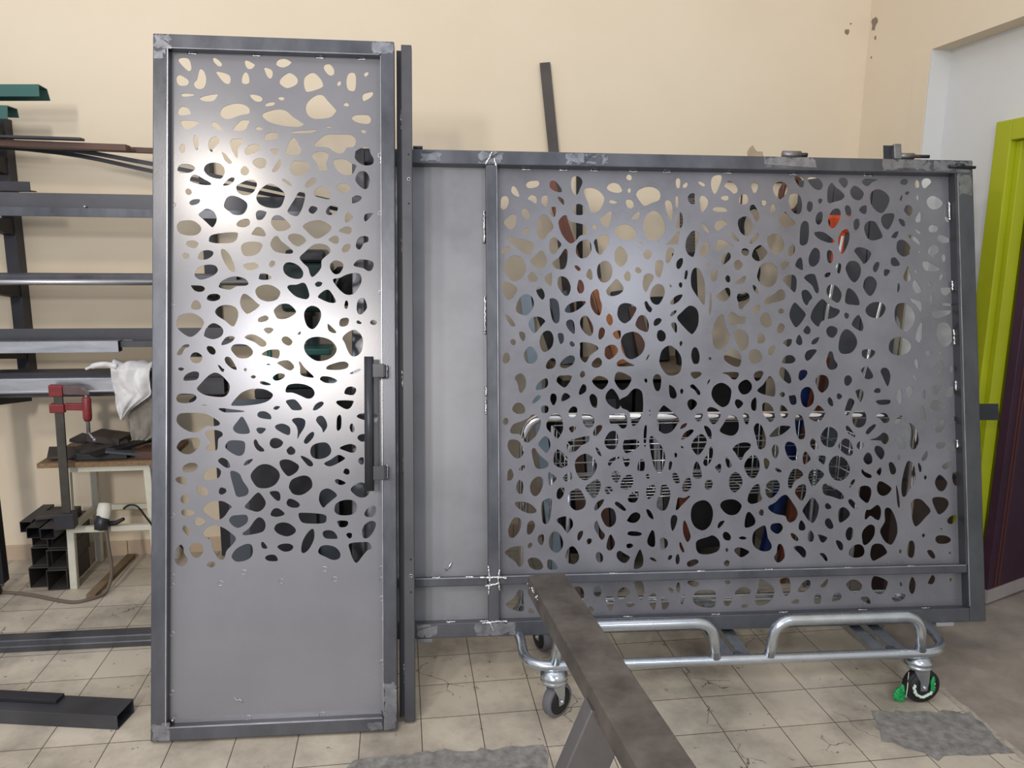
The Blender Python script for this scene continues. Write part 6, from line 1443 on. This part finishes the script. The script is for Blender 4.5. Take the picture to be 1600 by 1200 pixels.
# ================= things behind the door =================
# leaning grey sheets
for k, (x0, x1, y, h, l_, m, lb) in enumerate([(-0.80, -0.30, 3.52, 0.88, 0.10, SLATE, 'wide grey sheet leaning behind the lower half of the perforated door'), (-0.70, -0.40, 3.46, 0.70, 0.12, DARK, 'smaller dark sheet leaning in front of the wide grey sheet')]):
    o = MB().box(x0, x1, 0, 0.004, 0, h, Matrix.Translation((0, y, 0.002)) @ Matrix.Rotation(-l_, 4, 'X')).build('steel_sheet', m); tag(o, lb, 'steel sheet')
BL = thing('machine_bench', 'dark steel machine bench behind the middle of the perforated door', 'bench', (-0.32, 3.75, 0))
MB().box(-0.35, 0.35, -0.14, 0.18, 0.88, 0.92).build('bench_top', DARK, BL, bevel=0.003)
for sx in (-1, 1):
    for sy_ in (-0.11, 0.15): MB().box(sx*0.32-0.025, sx*0.32+0.025, sy_-0.025, sy_+0.025, 0, 0.88).build('leg', DARKER, BL)
MB().box(-0.10, 0.29, -0.12, 0.16, 0.08, 0.86).build('cabinet_body', DARKER, BL, bevel=0.004)
DP = thing('pillar_drill', 'dark green pillar drill on the bench, seen through the door cut-outs', 'machine', (-0.42, 3.74, 0.92))
MB().box(-0.13, 0.13, -0.12, 0.12, 0, 0.035).build('base', DGREEN, DP, bevel=0.008)
MB().tube([(0, 0.06, 0.03), (0, 0.06, 0.60)], 0.035, 20).build('column', ZINCD, DP)
MB().box(-0.11, 0.11, -0.16, 0.10, 0.36, 0.58).build('head', DGREEN, DP, bevel=0.02)
MB().box(-0.09, 0.09, -0.12, 0.08, 0.58, 0.64).build('belt_cover', BLACKP, DP, bevel=0.015)
MB().lathe([(0.0, 0), (0.06, 0), (0.06, 0.16), (0.04, 0.18), (0, 0.18)], (0.17, 0.02, 0.38), (0, 0, 1), 24).build('motor', DARKER, DP)
MB().lathe([(0.022, 0), (0.022, 0.10), (0.035, 0.10), (0.035, 0.14)], (0, -0.10, 0.24), (0, 0, 1), 20).build('chuck', DARK, DP)
MB().box(-0.10, 0.10, -0.14, 0.04, 0.16, 0.19).build('table', TEAL, DP, bevel=0.006)
for k in range(3):
    a_ = k*2.09; MB().tube([(0.11, -0.10, 0.44), (0.15, -0.10+0.10*math.cos(a_), 0.44+0.10*math.sin(a_))], 0.006, 8).build('feed_lever', ZINCD, DP)
tag(MB().lathe([(0, 0), (0.035, 0), (0.035, 0.12), (0.012, 0.15), (0.012, 0.18), (0, 0.18)], (-0.60, 3.64, 0.92), (0, 0, 1), 20).build('bottle', TEAL), 'teal bottle on the bench beside the pillar drill', 'bottle')
tag(MB().tube([(-0.335, 3.62, 0.945), (-0.10, 3.64, 0.95)], 0.022, 14).build('short_pipe', ZINCD), 'short grey pipe lying on the machine bench', 'pipe')
# vertical stock near the gate's left end
for k, (x, w, m, h, lb) in enumerate([(-0.10, 0.035, ALU, 1.95, 'bright steel profile standing behind the handle side of the door'), (-0.045, 0.05, BROWN, 1.15, 'brown profile standing behind the handle side of the door'), (0.03, 0.06, DARK, 1.6, 'dark profile standing behind the jamb post')]):
    o = MB().beam((x, 3.20+0.02*k, 0.012), (x-0.01, 3.55+0.02*k if k != 1 else 3.42, h), w, 0.03, side=(0, 1, 0)).build('steel_profile', m); tag(o, lb, 'steel profile')

# ================= things behind the gate =================
BE = thing('workbench', 'long workbench with a brown top behind the perforated gate', 'workbench', (1.16, 3.68, 0))
MB().box(-0.42, 0.60, -0.26, 0.24, 0.975, 1.012).build('bench_top', mat('bench_wood', (112, 98, 80), 0.7, 0, noise=0.3, nscale=8), BE, bevel=0.004)
for sx in (-0.385, 0.56):
    for sy_ in (-0.22, 0.20): MB().box(sx-0.025, sx+0.025, sy_-0.025, sy_+0.025, 0, 0.975).build('leg', DARKER, BE)
for k in range(3):
    x0 = -0.35+k*0.30; MB().box(x0, x0+0.285, -0.20, 0.22, 0.10, 0.95).build('cupboard', DARKER, BE, bevel=0.004)
def board(x, y, z0, x2, y2, z1, w, d, m, lb, name='board', cat='board'):
    return tag(MB().beam((x, y, z0), (x2, y2, z1), w, d, side=(0, 1, 0)).build(name, m, None, 0.001), lb, cat)
board(0.985, 3.52, 1.022, 0.742, 3.86, 1.90, 0.055, 0.02, REDBR, 'red-brown board leaning from the workbench to the wall behind the gate')
board(0.690, 3.10, 0.006, 0.635, 3.93, 1.385, 0.055, 0.018, LBLUE, 'pale blue board leaning against the wall behind the left of the gate')
board(0.905, 3.925, 1.017, 0.728, 3.958, 2.478, 0.052, 0.01, mat('dark_flat', (84, 79, 76), 0.5, 0.4, noise=0.3), 'dark flat bar rising above the gate against the beige wall', 'flat_bar', 'steel bar')
board(0.80, 3.78, 1.017, 0.70, 3.93, 1.36, 0.08, 0.02, DARKER, 'black board standing on the bench left of the red-brown one')
board(0.83, 3.66, 1.017, 0.785, 3.80, 1.36, 0.09, 0.02, SLATE, 'slate grey board standing on the bench behind the gate')
board(1.03, 3.72, 1.017, 0.985, 3.90, 1.62, 0.035, 0.02, DARK, 'narrow dark bar on the bench right of the red-brown board', 'flat_bar', 'steel bar')
board(1.075, 3.62, 1.017, 0.975, 3.80, 1.42, 0.06, 0.02, ORWOOD, 'orange-brown wooden board standing on the bench behind the gate')
board(0.925, 3.88, 1.017, 0.915, 3.95, 1.95, 0.03, 0.02, DARKER, 'thin black bar left of the orange-brown board', 'flat_bar', 'steel bar')
board(1.165, 3.72, 1.017, 1.12, 3.86, 1.36, 0.09, 0.03, DARK, 'dark grey panel standing on the bench behind the gate middle')
board(1.215, 3.66, 1.017, 1.19, 3.82, 1.28, 0.07, 0.03, BROWN, 'short brown panel standing on the bench behind the gate middle')
board(1.31, 3.72, 1.017, 1.30, 3.84, 1.33, 0.09, 0.03, DARKER, 'short black panel left of the tall black board on the bench')
board(1.42, 3.62, 1.017, 1.405, 3.72, 1.56, 0.115, 0.03, DARKER, 'tall black board standing on the bench behind the gate')
# perforated strip
sp_h = []
for r_ in range(34):
    for c2 in range(8):
        x = 0.006+c2*0.009+(0.0045 if r_ % 2 else 0); z = 0.02+r_*0.0088
        if x < 0.074: sp_h.append([(x+0.0026*math.cos(a), z+0.0026*math.sin(a)) for a in [k*math.pi/2 for k in range(4)]])
ps = perforated([(0, 0), (0.08, 0), (0.08, 0.34), (0, 0.34)], sp_h, 0.002).build('perforated_strip', DARK); ps.location = (1.428, 3.83, 1.525); ps.rotation_euler = (-0.15, 0, 0)
tag(ps, 'narrow strip of fine perforated metal hung behind the gate', 'perforated metal')
board(1.475, 3.86, 1.017, 1.47, 3.90, 1.525, 0.07, 0.01, DARK, 'dark backing strip under the fine perforated metal', 'flat_bar', 'steel bar')
# grey cabinet with orange tool
KB = thing('wall_cabinet', 'dark grey metal cabinet behind the upper right of the gate', 'cabinet', (2.16, 3.55, 0.0))
MB().box(-0.18, 0.20, -0.16, 0.16, 0.05, 1.92).build('body', SLATE, KB, bevel=0.004)
MB().box(-0.175, 0.008, -0.176, -0.161, 0.07, 1.90).build('door', mat('cabinet_grey', (84, 84, 92), 0.5, 0.1), KB, bevel=0.003)
MB().box(0.012, 0.195, -0.176, -0.161, 0.07, 1.90).build('door', MATS['cabinet_grey'], KB, bevel=0.003)
MB().box(-0.18, 0.20, -0.16, 0.16, 0.0, 0.05).build('plinth', DARKER, KB)
OT = thing('cordless_tool', 'orange and black tool hanging in front of the grey cabinet', 'power tool', (1.99, 3.345, 1.69))
MB().box(-0.05, 0.06, -0.025, 0.025, -0.03, 0.05).build('housing', ORANGE, OT, bevel=0.014)
MB().box(-0.01, 0.035, -0.02, 0.02, -0.17, -0.02).build('grip', ORANGE, OT, bevel=0.010)
MB().box(-0.05, 0.05, -0.03, 0.03, -0.215, -0.16).build('battery', BLACKP, OT, bevel=0.008)
MB().tube([(-0.05, 0, 0.012), (-0.11, 0, 0.012)], [0.022, 0.014], 16).build('chuck', DARKER, OT)
tag(MB().tube([(1.958, 3.24, 1.645), (1.915, 3.24, 1.31), (1.84, 3.24, 0.008)], 0.008, 10).build('chrome_rod', CHROME), 'thin chrome rod standing in front of the grey cabinet', 'rod')
tag(MB().tube([(2.17, 3.22, 1.42), (2.12, 3.24, 1.0), (2.08, 3.30, 0.05)], 0.008, 10).build('chrome_rod', CHROME), 'thin chrome rod right of the other one, at the cabinet right edge', 'rod')
# cable coils on wall hooks
def coil(c, R_, n_, r_, seed, m, label):
    q = random.Random(seed); pts = []
    for k in range(n_*24):
        a = k/24*2*math.pi; rr = R_*(1+0.10*math.sin(k/24*1.7+seed)); pts.append((c[0]+math.cos(a)*rr*0.8+q.uniform(-.002, .002), c[1]+0.012*math.sin(k/11)+q.uniform(-.004, .004), c[2]+math.sin(a)*rr*1.25-0.0))
    return tag(MB().tube(pts, r_, 7).build('cable_coil', m), label, 'cable')
coil((1.845, 3.90, 1.70), 0.085, 9, 0.008, 1, BLACKR, 'black cable coil hung on the wall, upper one behind the gate')
coil((1.80, 3.90, 1.46), 0.11, 8, 0.008, 2, mat('olive_cable', (44, 48, 38), 0.6), 'olive cable coil hung below the black one behind the gate')
coil((2.02, 3.84, 1.86), 0.07, 7, 0.007, 3, mat('brown_cable', (96, 62, 50), 0.6), 'brown cable coil hung left of the cabinet top behind the gate')
HR = thing('hook_rail', 'dark hook rail on the wall carrying the cable coils', 'rail', (1.90, 3.974, 1.94))
MB().box(-0.20, 0.22, -0.02, 0, -0.01, 0.01).build('rail', DARK, HR)
for x_, z_ in ((-0.055, -0.135), (-0.10, -0.345), (0.12, -0.0)):
    MB().tube([(x_, -0.01, 0.0), (x_, -0.012, z_), (x_, -0.08, z_-0.004), (x_, -0.15, z_+0.01)], 0.004, 8).build('hook', DARK, HR)
board(1.72, 3.31, 0.006, 1.900, 3.335, 1.02, 0.045, 0.045, BLUE, 'blue painted profile leaning behind the right half of the gate', 'steel_profile', 'steel profile')
board(1.79, 3.25, 0.006, 1.935, 3.27, 1.10, 0.05, 0.03, REDBR, 'red-brown batten leaning beside the blue profile')
board(1.91, 3.21, 0.006, 1.995, 3.21, 1.15, 0.05, 0.02, SLATE, 'slate profile leaning right of the blue one', 'steel_profile', 'steel profile')
bb = thing('brown_box', 'dark brown box standing low behind the right edge of the gate', 'box', (2.40, 3.15, 0))
MB().box(-0.20, 0.125, -0.10, 0.16, 0.0, 0.56).build('body', mat('brown_panel', (58, 44, 40), 0.6, 0, noise=0.2), bb, bevel=0.003)
MB().box(-0.20, 0.125, -0.104, 0.164, 0.56, 0.575).build('lid', DARKER, bb, bevel=0.002)
# bundle of upright stock behind the lower middle of the gate
q = random.Random(5)
ST_ = [(0.83, 0.05, BROWN), (0.885, 0.04, ZINCD), (0.935, 0.045, BROWN), (0.99, 0.05, DARK), (1.21, 0.03, ALU), (1.26, 0.06, DARK), (1.33, 0.045, REDBR)]
NM = {0: 'brown profile, leftmost of the stock leaning on the bench front', 1: 'dull zinc profile between two brown ones at the bench front', 2: 'brown profile right of the dull zinc one at the bench front', 3: 'dark profile right of the brown ones at the bench front',
      4: 'bright profile leaning on the bench front behind the gate middle', 5: 'dark profile right of the bright one at the bench front', 6: 'red-brown batten leaning on the bench front'}
for k, (x, w, m) in enumerate(ST_): board(x, 3.22+0.01*k, 0.015, x-0.03, 3.395, 0.80+0.03*((k*5) % 4), w, 0.02, m, NM[k], 'leaning_profile', 'steel profile')
# wire basket
WB = thing('wire_basket', 'galvanised wire mesh basket on legs between trolley and workbench', 'basket', (1.27, 3.02, 0))
bx, by, z0, z1 = 0.62, 0.17, 0.60, 0.82
g = MB()
for i in range(10):
    y = -by+2*by*i/9; g.tube([(-bx, y, z0), (bx, y, z0)], 0.0028, 6)
for i in range(14):
    x = -bx+2*bx*i/13; g.tube([(x, -by, z0), (x, by, z0)], 0.0028, 6)
g.build('bottom_mesh', ZINC, WB, 0)
for s in (-1, 1):
    g = MB()
    for z in (z0+0.05, z0+0.10, z0+0.15, z1): g.tube([(-bx, s*by, z), (bx, s*by, z)], 0.0028, 6)
    for i in range(14):
        x = -bx+2*bx*i/13; g.tube([(x, s*by, z0), (x, s*by, z1)], 0.0028, 6)
    g.build('side_mesh', ZINC, WB, 0)
    g = MB()
    for z in (z0+0.05, z0+0.10, z0+0.15, z1): g.tube([(s*bx, -by, z), (s*bx, by, z)], 0.0028, 6)
    for i in range(5):
        y = -by+2*by*i/4; g.tube([(s*bx, y, z0), (s*bx, y, z1)], 0.0028, 6)
    g.build('end_mesh', ZINC, WB, 0)
for sx in (-1, 1):
    for sy_ in (-1, 1): MB().tube([(sx*bx, sy_*by, 0), (sx*bx, sy_*by, z1)], 0.009, 10).build('leg', ZINC, WB)
tag(MB().blob((2.40, 3.50, 1.16), 0.10, 21, 0.22, 24, 16, (0.45, 0.7, 1.25)).build('plastic_bag', mat('bag_film', (150, 164, 186), 0.4, 0, noise=0.5, nscale=18, rgb2=(200, 186, 140))), 'pale blue and cream bag hanging on the wall behind the gate', 'bag')
# ================= off-picture side of the workshop is left open =================
